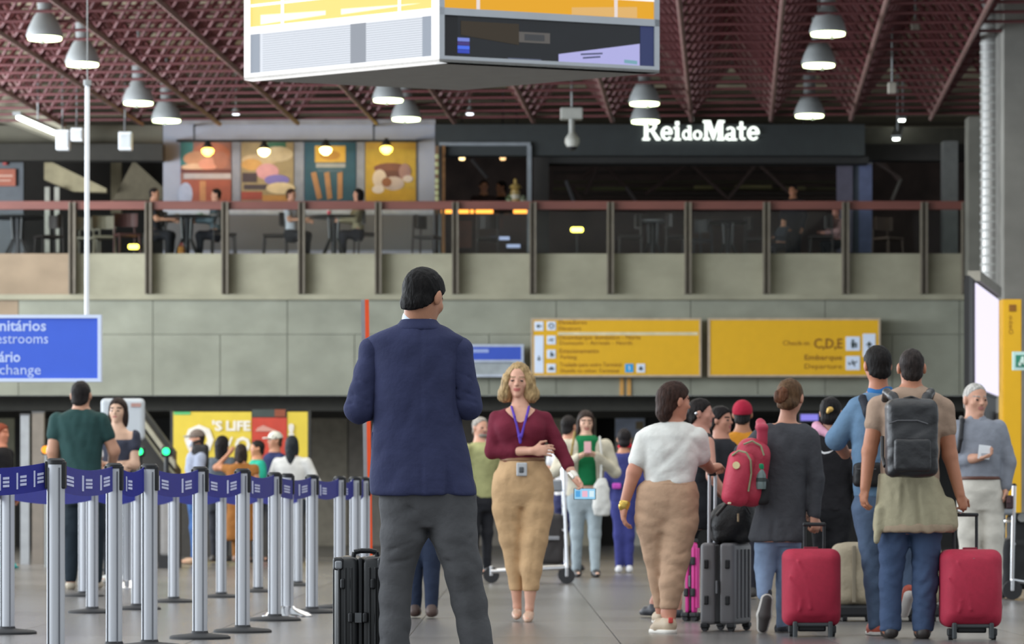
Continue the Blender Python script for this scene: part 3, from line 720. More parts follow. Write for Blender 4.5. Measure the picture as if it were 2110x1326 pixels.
MB().cyl(P(180, 172, dB), Vector((a.x, dB, 8.9)), .006, n=6).build('hanger_wire', M_lampbody, t); MB().cyl(P(-128, 648, dB), Vector((P(-128, 0, dB).x, dB, 8.9)), .024, n=12).build('pole', M_white, t)
MB().cyl(P(180, 172, dB)-Vector((0, 0, .02)), P(180, 165, dB), .04, n=12).build('collar', M_lampbody, t)
# ---- yellow and blue wall signs
M_yel = mat('sign_yellow', 'd9a70c', .5, var=.03, emit=.06); M_yfr = mat('sign_edge', 'b7a58f', .5); M_ydk = paint('8a5a10', .6); M_pic = mat('pictogram_white', 'cfdcf0', .5, var=.02, emit=.08); M_picd = paint('2c3a3c', .6)
dS = DF-.34
def board(label, x0, x1, y0, y1):
    t = thing('wall_sign', label, 'sign', P((x0+x1)/2, y1, dS)); part('panel', M_yel, t, x0, x1, y0, y1, dS, .22)
    for a in ((x0-4, x1+4, y0-4, y0), (x0-4, x1+4, y1, y1+4), (x0-4, x0, y0, y1), (x1, x1+4, y0, y1)): part('frame_bar', M_yfr, t, *a, dS-.01, .24)
    for x in (x0+40, x1-40): part('bracket', paint('5b5a52'), t, x-6, x+6, y0+30, y1-30, dS+.22, .18)
    return t
def picto(t, x0, x1, y0, y1, kind, m=None):
    o = MB().cbox(*pbox(x0, x1, y0, y1, dS-.012, .012), .004).build('pictogram', m or M_pic, t); mb = MB(); cx, cy = (x0+x1)/2, (y0+y1)/2; r = min(x1-x0, y1-y0)*.32; dd = dS-.016
    q = lambda *pts: mb.prism([P(cx+a*r, cy+b*r, dd) for a, b in pts], (0, .003, 0))
    if kind == 'left': q((-1, 0), (0, -.8), (0, .8)); q((0, -.22), (1, -.22), (1, .22), (0, .22))
    elif kind == 'up': q((0, -1), (.85, 0), (-.85, 0)); q((-.22, 0), (.22, 0), (.22, 1), (-.22, 1))
    elif kind == 'down': q((0, 1), (-.85, 0), (.85, 0)); q((-.22, 0), (-.22, -1), (.22, -1), (.22, 0))
    elif kind == 'person': q((-.3, -.9), (.3, -.9), (.3, -.4), (-.3, -.4)); q((-.45, -.3), (.45, -.3), (.3, 1), (-.3, 1)); q((.5, -.2), (.9, -.2), (.9, .9), (.5, .9))
    elif kind == 'plane': q((-1, .25), (.9, -.45), (1, -.2), (-.9, .45)); q((-.1, 0), (.3, .8), (.5, .75), (.35, -.1)); q((-.3, -.1), (-.2, -.7), (0, -.7), (.2, -.25)); q((-1, .2), (-1.05, -.3), (-.85, -.3), (-.7, .15))
    elif kind == 'car': q((-1, 0), (-.6, 0), (-.35, -.5), (.4, -.5), (.65, 0), (1, 0), (1, .5), (-1, .5)); q((-.7, .5), (-.3, .5), (-.3, .8), (-.7, .8)); q((.3, .5), (.7, .5), (.7, .8), (.3, .8))
    elif kind == 'bag': q((-.7, -.3), (.7, -.3), (.7, .8), (-.7, .8)); q((-.3, -.7), (.3, -.7), (.3, -.3), (-.3, -.3))
    elif kind == 'one': q((-.12, -.8), (.2, -.8), (.2, .8), (-.12, .8)); q((-.4, -.4), (-.12, -.8), (-.12, -.5))
    elif kind == 'ring':
        for k in range(12):
            a = k*math.pi/6; b = a+math.pi/6; q((math.cos(a), math.sin(a)), (math.cos(b), math.sin(b)), (.6*math.cos(b), .6*math.sin(b)), (.6*math.cos(a), .6*math.sin(a)))
    mb.build('pictogram_mark', paint('e8f2fa') if m else M_picd, o)
t = board('long yellow direction sign with white pictograms down its left side, on the concrete', 1098, 1441, 659, 772)
part('divider_line', paint('d8cfae', .5), t, 1150, 1438, 684, 690, dS-.01, .012)
picto(t, 1101, 1120, 662, 681, 'left'); part('arrow_strip', M_pic, t, 1101, 1120, 691, 768, dS-.01, .012); picto(t, 1102, 1119, 728, 748, 'down')
for y, k in ((671, 'ring'), (700, 'plane'), (729, 'person'), (758, 'car')): picto(t, 1127, 1145, y-9, y+9, k)
for s, x0, x1, y, cap in (('Elevadores', 1151, 1209, 668, 9), ('Elevators', 1151, 1197, 680, 8), ('Desembarque doméstico - Norte', 1151, 1320, 699, 9.5), ('Domestic - Arrivals - North', 1153, 1302, 710, 8), ('Estacionamento', 1153, 1234, 727, 9.5), ('Parking', 1155, 1188, 739, 8), ('Traslado para outro Terminal', 1153, 1280, 755, 9), ('Shuttle to other Terminal', 1154, 1275, 767, 8)): text('lettering', s, x0, x1, y, cap, dS-.006, M_ydk, t, .0)
picto(t, 1288, 1305, 749, 767, 'one', paint('2b9fe0', .5)); picto(t, 1312, 1329, 749, 767, 'bag')
t = board('shorter yellow direction sign reading check-in C,D,E on the concrete, right', 1463, 1810, 659, 772)
for s, x0, x1, y, cap, bo in (('Check-in', 1613, 1667, 711, 10, 0), ('C,D,E', 1677, 1736, 717, 20, .02), ('Embarque', 1658, 1735, 741, 11, .01), ('Departure', 1658, 1735, 759, 10, 0)): text('lettering', s, x0, x1, y, cap, dS-.006, M_ydk, t, bo)
picto(t, 1743, 1772, 693, 722, 'person'); picto(t, 1778, 1804, 687, 735, 'up'); picto(t, 1743, 1772, 733, 762, 'plane')
t = thing('wall_sign', 'blue banner sign over a pale grey board, half hidden behind the suited man', 'sign', P(1000, 775, dS))
part('panel', mat('banner_blue', '2b4bb0', .5, var=.03, emit=.08), t, 900, 1074, 714, 741, dS, .1)
for a in ((896, 1079, 709, 714), (896, 1079, 741, 746), (1074, 1079, 714, 741)): part('frame_bar', paint('aeb8ca', .5), t, *a, dS-.01, .12)
part('lower_board', paint('99a0a3', .6), t, 896, 1082, 747, 771, dS+.04, .08); part('lower_edge', paint('b4bccb', .6), t, 896, 1082, 771, 776, dS+.03, .1); part('banner_text', paint('94a6d8', .5), t, 930, 1007, 719, 726, dS-.008, .01)
for x in (915, 1060): part('bracket', paint('5b5a52'), t, x-6, x+6, 725, 768, dS+.1, .3)
# ---- screen, totem, exit sign at right
A, B = P(2012, 583, 40), P(2058, 617, 43.2); zb = P(0, 797, 40).z
t = thing('led_screen', 'tall lilac-white lit screen in a black case beside the right column', 'screen', Vector((A.x, A.y, zb)))
def pan(name, m, a, b, zlo, zhi, off, th): 
    n = (b-a).cross(Vector((0, 0, 1))).normalized(); n = n if n.y < 0 else -n
    return MB().prism([Vector((a.x, a.y, zlo))+n*off, Vector((b.x, b.y, zlo))+n*off, Vector((b.x, b.y, zhi))+n*off, Vector((a.x, a.y, zhi))+n*off], -n*th).build(name, m, t)
A2 = Vector((A.x, A.y, A.z)); B2 = Vector((B.x, B.y, A.z))
e = (B2-A2).normalized()
pan('case', paint('141416', .5), A2-e*.05, B2+e*.03, zb-.03, A.z+.04, -.02, .12); pan('lit_face', glow('e9e2fb', .9), A2, B2, zb, A.z, 0, .015)
pan('case_side', paint('101012', .5), A2-e*.62, A2-e*.0, zb-.03, A.z+.05, -.03, .05)
pan('wall_arm', paint('141416', .5), A2+e*1.6, B2+e*.06, zb-.55, zb-.03, -.04, .06)
pan('top_visor', paint('8d8a80', .6), A2+e*.2, B2+e*.06, A.z+.04, A.z+.16, .03, .15)
MB().box((B2.x+.1, B2.y+.5, zb-.3), (.1, 1.0, .2)).build('bracket', M_black, t); MB().cyl(Vector((B2.x+.02, B2.y+.2, 0)), Vector((B2.x+.02, B2.y+.2, zb-.3)), .05, n=10).build('support_post', paint('2a2a2c'), t)
dT = 39.0; t = thing('totem_sign', 'tall yellow totem sign with dark vertical lettering at the right edge', 'sign', P(2085, HY+CH*F/dT, dT))
part('front', M_yel, t, 2068, 2104, 617, 1108, dT, .03); MB().box(*pbox(2066, 2105, 616, 1108, dT+.03, .30)).build('casing', paint('b98d12', .5), t)
part('plinth', paint('b98d12', .5), t, 2070, 2104, 1108, HY+CH*F/dT, dT+.05, .24)
MB().cbox(*pbox(2079, 2094, 627, 641, dT-.01, .01), .003).build('pictogram', M_ydk, t)
text('lettering', 'Check-in', 2079, 2117, 688, 9, dT-.006, M_ydk, t, 0, True)
dE = 37.5; t = thing('exit_sign', 'small green and white running-man exit sign at the right edge', 'sign', P(2110, 762, dE))
part('board', mat('exit_white', 'b8d8d4', .5, emit=.1), t, 2087, 2160, 724, 762, dE, .05); part('green_field', mat('exit_green', '2a7a62', .5, emit=.1), t, 2093, 2156, 731, 756, dE-.008, .01)
mb = MB(); mb.cyl(P(2107, 737, dE-.02), P(2107, 737, dE-.01), .018, n=12); PB(mb, 2102, 2111, 740, 748, dE-.02, .008); PB(mb, 2099, 2104, 746, 753, dE-.02, .008); PB(mb, 2109, 2115, 745, 751, dE-.02, .008); mb.build('running_figure', paint('d8efe6', .5), t)
MB().cyl(P(2125, 724, dE+.025), Vector((P(2125, 0, dE).x, dE+.025, 8.9)), .015, n=8).build('hanger_rod', M_lampbody, t)
# ---- orange pole and grey pole behind the man
t = thing('banner_pole', 'slim orange-red upright pole standing behind the suited man', 'pole', P(764, HY+CH*F/26.5, 26.5))
a, b = P(765, HY+CH*F/26.5, 26.5), P(756, 617, 26.5); R = (b-a).to_track_quat('Z', 'Y').to_matrix()
MB().box((a+b)/2, (.028, .03, (b-a).length), R).build('orange_strip', mat('orange_strip', 'd8480f', .5, emit=.12), t); MB().box((a+b)/2+Vector((-.026, .01, 0)), (.022, .04, (b-a).length), R).build('grey_back', paint('8a8f92', .5), t)
MB().lathe(Vector((a.x, a.y, 0)), ((.16, 0), (.16, .015), (.05, .03), (.03, .05)), 20).build('base', M_dark, t)
# ---- stanchions with belts
st = [(115, 1369, 'nearest, at the left'), (15, 1305, 'cut by the left edge'), (235, 1338, 'second of the front row'), (308, 1334, 'third of the front row'), (412, 1315, 'fourth of the front row'), (500, 1302, 'fifth of the front row'), (566, 1278, 'sixth of the front row'),
      (592, 1270, 'with the bright metal base'), (643, 1262, 'seventh of the front row'), (700, 1252, 'left of the pair above the black suitcase'), (732, 1249, 'right of the pair above the black suitcase'), (751, 1246, 'beside the orange pole'),
      (172, 1228, 'back row, left of the green-shirted man'), (190, 1262, 'before the green-shirted man\'s legs'), (262, 1212, 'back row, slim, right of the green-shirted man'), (283, 1255, 'between the second and third front posts'), (358, 1240, 'back row, under the capped man'), (456, 1230, 'back row, before the brown dress'), (532, 1219, 'back row, behind the fifth front post'), (614, 1206, 'back row, farthest right')]
top, dpt = .985, {}
post_me = MB().cyl((0, 0, .03), (0, 0, .955), .043, n=20).mesh('post', smooth=True); post_me.materials.append(M_steel)
groove = MB().box((.022, -.038, .49), (.006, .008, .90)).box((-.033, -.030, .49), (.004, .01, .9)).mesh('groove'); groove.materials.append(paint('62646a', .5))
capm = MB().lathe((0, 0, .955), ((.045, 0), (.045, .02), (.033, .03)), 20).mesh('cap', smooth=True); capm.materials.append(M_black)
cas = MB().cbox((.035, 0, .905), (.028, .06, .13), .006).cbox((-.040, .0, .905), (.02, .05, .13), .005).mesh('belt_cassette'); cas.materials.append(M_black)
basem = MB().lathe((0, 0, 0), ((.175, 0), (.175, .012), (.16, .02), (.05, .032), (.045, .045)), 28).mesh('base_plate', smooth=True); basem.materials.append(M_dark)
basec = MB().lathe((0, 0, 0), ((.175, 0), (.175, .012), (.15, .03), (.06, .06), (.045, .075)), 28).mesh('base_plate', smooth=True); basec.materials.append(M_chrome)
POST = {}
for x, yb, w in st:
    d = CH*F/(yb-HY); c = Vector(((x-CX)*d/F, d, 0)); t = thing('stanchion', 'silver queue barrier post with a black top, '+w, 'stanchion', c, 'belt barrier posts of the queue lane'); POST[x] = (t, c)
    for nm, me in (('post', post_me), ('groove', groove), ('cap', capm), ('belt_cassette', cas), ('base_plate', basec if x in (592, 262) else basem)):
        o = bpy.data.objects.new(nm, me); COL.objects.link(o); o.parent = t; ORG[o.name] = c.copy()
M_belt = mat('belt_blue', '26298c', .6, var=.06, vs=20); M_belt2 = mat('belt_blue_bright', '2c36a8', .6, var=.06, vs=20); M_mark = paint('d0d3f2', .6)
def belt(t, a, b, m=M_belt, hgt=.13, sag=.028, marks=True, z=.965):
    n = 10; mb = MB(); mk = MB(); side = (b-a).cross(up).normalized(); side = side if side.y < 0 else -side
    f = lambda s, h: a+(b-a)*s+up*(z-sag*4*s*(1-s)-h)
    vs = []
    for i in range(n+1): vs += [f(i/n, 0), f(i/n, hgt), f(i/n, hgt)-side*.004, f(i/n, 0)-side*.004]
    fs = []
    for i in range(n):
        for j in range(4): fs.append((4*i+j, 4*i+(j+1) % 4, 4*i+4+(j+1) % 4, 4*i+4+j))
    o = mb.add(vs, fs+[(0, 1, 2, 3), (4*n, 4*n+3, 4*n+2, 4*n+1)]).build('belt', m, t)
    if marks:
        w = (b-a); wl = abs(w.x); pitch = .074; dpx = abs(b.x/b.y-a.x/a.y)*F; k = max(1, int(dpx/33)); epx = min(1/max(dpx, 1), .012)
        for i in range(k):
            s0 = (i+.25)/k; e = 5.5*epx; off = side*.003
            mk.prism([f(s0, hgt*.22)+off, f(s0+.6*e, hgt*.22)+off, f(s0+.6*e, hgt*.82)+off, f(s0, hgt*.82)+off], -side*.002)
            for h in (.34, .48, .62):
                mk.prism([f(s0+1.4*e, hgt*h)+off, f(s0+3.8*e, hgt*h)+off, f(s0+3.8*e, hgt*(h+.09))+off, f(s0+1.4*e, hgt*(h+.09))+off], -side*.002)
        tag(mk.build('printed_marks', M_mark, o), kind='stuff')
def bl(x0, x1, m=M_belt, **kw):
    t, a = POST[x0]; b = POST[x1][1]; u_ = (b-a).normalized()*.045; belt(t, a+u_, b-u_, m, **kw)
tL, aL = POST[115]; belt(tL, Vector((-2.75, 15.9, 0)), aL-Vector((.045, 0, 0)), sag=.03)
for x0, x1 in ((115, 235), (235, 308), (308, 412), (412, 500), (500, 566), (566, 643), (643, 700), (700, 732), (732, 751)): bl(x0, x1)
for x0, x1 in ((15, 190), (190, 283), (283, 358), (358, 456), (456, 532), (532, 614)): bl(x0, x1, M_belt2, z=.93, sag=.03, marks=False)
t15, a15 = POST[15]; belt(t15, Vector((-3.2, 19.5, 0)), a15-Vector((.045, 0, 0)), M_belt2, z=.93, sag=.02)
# ================================================================== UPPER CAFE FLOOR
wp_ = structure('wall_partition'); DP = 63.0
M_part = mat('grey_partition', '9599a6', .6, var=.03); M_part2 = mat('grey_wainscot', '7c7a7e', .7, var=.05)
part('partition', M_part, wp_, 336, 896, 256, 560, DP, .2); part('cornice', paint('8d8c90'), wp_, 335, 897, 246, 256, DP-.05, .3)
part('dado_band', paint('c3c9d6', .5), wp_, 336, 893, 431, 441, DP-.02, .02); part('wainscot', M_part2, wp_, 336, 893, 443, 514, DP-.015, .02); part('skirting', paint('b9bcd0', .5), wp_, 336, 893, 516, 548, DP-.02, .02)
# posters: flat prints of food, built as thin coloured shapes on the sheet
def poster(x0, x1, y0, y1, bgc, label, shapes):
    t = thing('poster', label, 'poster', P((x0+x1)/2, y1, DP)); part('sheet', paint(bgc, .5), t, x0, x1, y0, y1, DP-.03, .025)
    for n, (c, pts) in enumerate(shapes):
        MB().prism([P(x0+(x1-x0)*a, y0+(y1-y0)*b, DP-.032-.0015*(n+1)) for a, b in pts], (0, .0012, 0)).build('printed_shape', paint(c, .5), t)
el = lambda cx, cy, rx, ry, n=14: [(cx+rx*math.cos(2*math.pi*i/n), cy+ry*math.sin(2*math.pi*i/n)) for i in range(n)]
rc = lambda a, b, c, d: [(a, c), (b, c), (b, d), (a, d)]
poster(372, 476, 293, 414, '84584a', 'reddish burger poster, leftmost of the four under the lamps', [('2f6a66', rc(0, .25, .0, .4)), ('9a5a40', el(.6, .2, .38, .2)), ('b07f5c', el(.35, .28, .3, .13)), ('c9a584', el(.3, .42, .28, .06)), ('c98a72', el(.55, .37, .2, .1)), ('96604c', el(.8, .3, .15, .15)), ('5c2a22', rc(0, 1, .46, .52)), ('a09a9a', rc(.06, 1, .53, .62)), ('8c4630', rc(.04, 1, .64, 1)), ('a9764a', rc(.38, .5, .66, 1)), ('98a0b4', el(.1, .88, .14, .2))])
poster(497, 605, 293, 414, '8c7b58', 'poster of wraps with pink and purple shapes, second from the left', [('b09a78', el(.35, .3, .35, .1)), ('2c5a44', rc(.5, .85, .0, .12)), ('b0a080', el(.7, .2, .3, .13)), ('b58a4c', el(.2, .38, .2, .1)), ('b9868c', el(.5, .5, .22, .14)), ('3a2c30', rc(.02, .3, .52, .68)), ('6c62a0', el(.68, .64, .24, .09)), ('3c3034', rc(.05, .5, .72, .8)), ('c2b08c', el(.75, .78, .28, .1)), ('8c3d30', rc(0, .4, .84, .98)), ('a7793c', rc(.4, 1, .9, 1))])
poster(628, 733, 293, 414, '1f4858', 'dark blue poster with orange churro sticks, third from the left', [('c59a38', rc(.2, .8, .06, .34)), ('a8772a', el(.5, .22, .2, .08)), ('8e9090', rc(.22, .8, .36, .43)), ('3d5666', rc(.25, .75, .46, .5))]+[('9a7048', [(.12+.26*i, .52), (.22+.26*i, .5), (.34+.2*i, .95), (.24+.2*i, .98)]) for i in range(3)])
poster(753, 857, 293, 414, 'a88a2c', 'yellow poster with brown and white sweets, rightmost of the four', [('a4802a', rc(.0, 1, .0, .12)), ('b08a20', rc(.0, 1, .8, 1)), ('6a4038', el(.5, .44, .34, .09)), ('55312c', el(.5, .56, .3, .08)), ('b9aca0', el(.28, .62, .14, .16)), ('a89a94', el(.55, .7, .22, .12)), ('8c6c68', el(.78, .5, .12, .14)), ('c2b8b0', el(.25, .8, .12, .07)), ('7a4c30', el(.42, .68, .1, .08)), ('b6aaa2', el(.84, .62, .1, .06))])
for x0, x1 in ((476, 497), (605, 628), (733, 753), (857, 862)): part('pilaster', paint('7f838e', .6), wp_, x0+2, x1-2, 290, 414, DP-.02, .02)
t = thing('lamp_rail', 'black rail carrying the warm lamps above the posters', 'rail', P(600, 290, 62.5)); MB().cyl(P(366, 290, 62.5), P(858, 290, 62.5), .022, n=8).build('bar', M_black, t)
for x in (366, 858): MB().cyl(P(x, 290, 62.45), P(x, 290, DP), .03, n=8).build('end_bracket', M_black, t)
for x in (400, 770): MB().cyl(P(x, 290, 62.5), P(x, 262, 62.5), .02, n=6).build('drop_rod', M_black, t); MB().cyl(P(x, 262, 62.5), P(x, 258, DP), .02, n=6).build('arm', M_black, t)
for i, (x, y, w, cc) in enumerate(((428, 302, 'first, over the burger poster', 'ffb648'), (544, 303, 'second, over the wraps poster', 'ffd98a'), (671, 300, 'third, over the dark blue poster', 'ffdc80'), (796, 298, 'fourth, over the yellow poster', 'ffd24c'))):
    c = P(x, y, 62.42); t = thing('spot_lamp', 'warm glowing picture lamp on the black rail, '+w, 'lamp', c, 'picture lamps over the posters')
    MB().lathe(c, ((.085, -.03), (.095, 0), (.05, .07), (.03, .12)), 16).build('shade', M_black, t, True); MB().lathe(c, ((.04, -.17), (.10, -.12), (.115, -.06), (.06, -.02)), 14).build('bulb', glow(cc, 9), t, True)
    MB().cyl(c+Vector((0, 0, .1)), P(x, 290, 62.5), .012, n=6).build('stem', M_black, t)
    l = bpy.data.lights.new('picture_glow', 'POINT'); l.energy = 9; l.color = lin(cc); l.shadow_soft_size = .06
    o = bpy.data.objects.new('picture_glow', l); COL.objects.link(o); o.parent = t; o.location = (0, -.12, -.12)
# lit serif lettering of the cafe
t = thing('shop_sign', 'white glowing serif shop lettering on the dark fascia', 'sign', P(1445, 288, 62.5)); M_lit = glow('eef8ee', 1.7)
dR = 62.53
def letter(strokes, x, w, yb, hgt):
    mb = MB()
    for s in strokes:
        if s[0] == 'b': _, a, b, c, e = s; PB(mb, x+w*a, x+w*b, yb-hgt*e, yb-hgt*c, dR, .08)
        elif s[0] == 'p': mb.prism([P(x+w*a, yb-hgt*b, dR) for a, b in s[1]], (0, .08, 0))
        else:
            _, cx, cy, rx, ry, th, a0, a1 = s; n = 16
            for i in range(n):
                t0, t1 = [math.radians(a0+(a1-a0)*k/n) for k in (i, i+1)]
                p = lambda tt, q, v: P(x+w*(cx+(rx-q)*math.cos(tt)), yb-hgt*(cy+(ry-v)*math.sin(tt)), dR)
                mb.prism([p(t0, 0, 0), p(t1, 0, 0), p(t1, th, th*.5), p(t0, th, th*.5)], (0, .08, 0))
    mb.build('letter', M_lit, t)
GL = {'R': [('b', 0, .42, 0, .1), ('b', .1, .32, 0, 1), ('b', 0, .5, .9, 1), ('a', .45, .73, .36, .27, .2, -90, 90), ('b', .3, .5, .46, .54), ('p', [(.45, .5), (.65, .48), (.95, .1), (1.02, .1), (1.02, 0), (.78, 0)])],
      'e': [('a', .5, .5, .5, .5, .24, 0, 320), ('b', .1, .95, .44, .58)], 'i': [('b', .0, 1, 0, .08), ('b', .28, .75, 0, .68), ('b', .0, .75, .62, .7), ('b', .26, .76, .8, 1)],
      'd': [('a', .42, .36, .42, .36, .2, 0, 360), ('b', .66, .9, 0, 1), ('b', .52, .9, .93, 1), ('b', .66, 1.04, 0, .07)], 'o': [('a', .5, .5, .5, .5, .24, 0, 360)],
      'M': [('b', 0, .3, 0, .1), ('b', .08, .2, 0, 1), ('b', 0, .25, .9, 1), ('p', [(.12, 1), (.34, 1), (.58, .2), (.46, .0)]), ('p', [(.5, 0), (.44, .2), (.7, 1), (.8, 1)]), ('b', .7, .92, 0, 1), ('b', .7, 1, .9, 1), ('b', .64, 1, 0, .1)],
      'a': [('a', .4, .22, .4, .24, .22, 0, 360), ('b', .56, .82, 0, .62), ('a', .44, .6, .38, .3, .2, 0, 150), ('b', .56, 1, 0, .08)], 't': [('b', .3, .62, .1, .98), ('b', 0, .95, .6, .7), ('a', .66, .2, .36, .2, .2, 180, 320)]}
for ch, x, w, hgt, yb in (('R', 1324, 36, 40, 288), ('e', 1362, 24, 28, 288), ('i', 1388, 15, 38, 288), ('d', 1406, 20, 28, 287), ('o', 1428, 19, 19, 287), ('M', 1449, 44, 40, 288), ('a', 1494, 25, 30, 288), ('t', 1519, 19, 38, 288), ('e', 1540, 25, 28, 288)): letter(GL[ch], x, w, yb, hgt)
# cafe interior
def lamp_or_reflection_dot(x, y, d, label, col, e, rx, ry):
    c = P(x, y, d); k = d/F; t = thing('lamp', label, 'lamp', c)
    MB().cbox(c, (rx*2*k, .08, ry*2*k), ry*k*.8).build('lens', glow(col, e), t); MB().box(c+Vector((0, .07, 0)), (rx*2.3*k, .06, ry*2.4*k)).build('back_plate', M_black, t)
    MB().cyl(c+Vector((0, .1, 0)), c+Vector((0, .1, -(c.z-ZS) if c.z < 7 else 8.9-c.z)), .015, n=6).build('stem', M_black, t)  # added stem where the spot stands in for a reflection
lamp_or_reflection_dot(1189, 473, 62, 'bright yellow stand-in for a lamp reflection in the railing glass, right of the dark pier', 'ffef60', 6, 13, 5)  # solid glowing spot imitates a lamp reflected in the glass
lamp_or_reflection_dot(275, 508, 61.4, 'bright yellow stand-in for a lamp reflection in the glass, left of the poster wall', 'ffe85a', 6, 11, 5)  # second glowing spot, for a lamp mirrored in the balustrade pane
for x, y, w, c in ((952, 326, 'left', 'ffdc9a'), (1036, 326, 'middle', 'c8a070'), (1065, 302, 'right, under the door frame', 'ffd58c'), (1657, 293, 'lone one below the right end of the fascia', 'ffb060')): lamp_or_reflection_dot(x, y, 66, 'small warm downlight inside the dark cafe, '+w, c, 3, 6, 4)
t = thing('service_counter', 'long dark cafe counter with warm glowing strips under its top, inside the doorway', 'counter', P(1000, 540, 63.6)); part('body', paint('3a2a24', .6), t, 900, 1094, 441, 560, 63.6, .8); part('worktop', paint('3f2d28', .4), t, 898, 1096, 424, 429, 63.5, .95)
for x0, x1 in ((898, 938), (941, 966), (969, 976), (980, 1016), (1058, 1096)): part('light_strip', glow('ffa040', 2.2), t, x0, x1, 431, 439, 63.58, .06)
part('front_panel', paint('6a4334', .6), t, 944, 972, 455, 510, 63.57, .03); part('front_panel', paint('4b3027', .6), t, 1000, 1036, 450, 470, 63.57, .03)
for x0, x1, y0, y1, w in ((1010, 1050, 487, 494, 'upper'), (1044, 1072, 503, 510, 'lower')):
    t = thing('price_display', 'small bluish lit strip display low on the dark cafe counter, '+w, 'display', P((x0+x1)/2, y1, 63.4)); part('case', M_black, t, x0-2, x1+2, y0-2, y1+2, 63.4, .15); part('lit_face', glow('a9b8dc', .8), t, x0, x1, y0, y1, 63.39, .012)
t = thing('bottle_rack', 'narrow lit rack of jars on the doorway jamb beside the poster wall', 'rack', P(899, 415, 62.4)); part('upright', paint('6b5138', .6), t, 896, 904, 300, 440, 62.4, .1)
for y in (322, 338, 354, 372, 384, 397, 409): MB().lathe(P(900, y, 62.36), ((.03, -.04), (.035, 0), (.03, .04)), 10).build('jar', glow('cfd6a0', .35), t, True)
for i, (x, h_, c, w) in enumerate(((1062, 56, 'b59a5c', 'tall pale'), (1050, 24, '7a8a66', 'short green'), (1078, 22, '9aa28a', 'short grey'))):
    b = P(x, 424, 63.7); k = 63.7/F; t = thing('dispenser', w+' dispenser jar standing on the cafe counter', 'dispenser', b); r = (10 if i == 0 else 8)*k
    MB().lathe(b, ((r, 0), (r, h_*.55*k), (r*.7, h_*.6*k), (r*1.3, h_*.68*k), (r*.9, h_*.78*k), (r*.3, h_*.82*k), (r*.45, h_*.92*k), (r*.2, h_*k)), 14).build('jar', paint(c, .3), t, True); MB().lathe(b, ((r*1.05, h_*.25*k), (r*1.05, h_*.4*k)), 14).build('band', paint('d9d2c0', .4), t, True)
M_mirrored = paint('54433f', .6)
tr = structure('trim_5')
for a, b, m in (((1166, 372), (1182, 415), paint('8c8c92', .5)), ((1175, 380), (1200, 414), M_mirrored), ((972, 328), (1004, 366), paint('6a6666', .5)), ((1200, 366), (1240, 336), M_mirrored), ((1236, 330), (1290, 385), M_mirrored), ((1290, 385), (1310, 415), paint('6a6262', .5)), ((1236, 330), (1206, 400), M_mirrored), ((1330, 400), (1420, 335), M_mirrored), ((1420, 335), (1500, 410), M_mirrored), ((1500, 410), (1560, 335), M_mirrored), ((1560, 335), (1640, 410), M_mirrored), ((1800, 330), (1856, 368), paint('5d504c', .5)), ((1856, 368), (1838, 412), paint('6f6a62', .5)), ((1815, 330), (1852, 372), M_mirrored)):
    MB().cyl(P(*a, 70), P(*b, 70), .035, n=8).build('mirrored_strut', m, tr)  # solid bars imitating the roof trusses mirrored in the dark cafe
for y, c in ((372, '3f3a26'), (386, '4c4a2c'), (396, '39322a'), (352, '2f2622'), (405, '40342c')): part('shelf_strip', paint(c, .7), tr, 1140, 1770, y, y+5, 73, .1)
for x0, x1, y, c in ((1222, 1290, 385, '5a5c38'), (1430, 1470, 382, '7c7448'), (1515, 1590, 381, '7a7248'), (1610, 1660, 384, '6a6440')): part('shelf_strip', paint(c, .6), tr, x0, x1, y, y+7, 72.6, .1)
part('menu_panel', paint('5d5a50', .7), tr, 1134, 1188, 296, 322, 66, .1)
t = thing('roller_banner', 'grey-blue roller banner standing in the dark cafe at right', 'banner', P(1759, 540, 64)); part('left_cloth', mat('banner_grey', '5a5666', .7), t, 1724, 1757, 337, 520, 64, .03); part('right_cloth', paint('5c6484', .7), t, 1770, 1797, 337, 520, 64.05, .03); part('middle_cloth', paint('3f4650', .7), t, 1757, 1770, 337, 520, 64.06, .03); part('top_rail', paint('8d8c90', .4), t, 1722, 1798, 333, 338, 63.97, .09); part('foot', M_black, t, 1724, 1797, 520, 556, 63.9, .4)
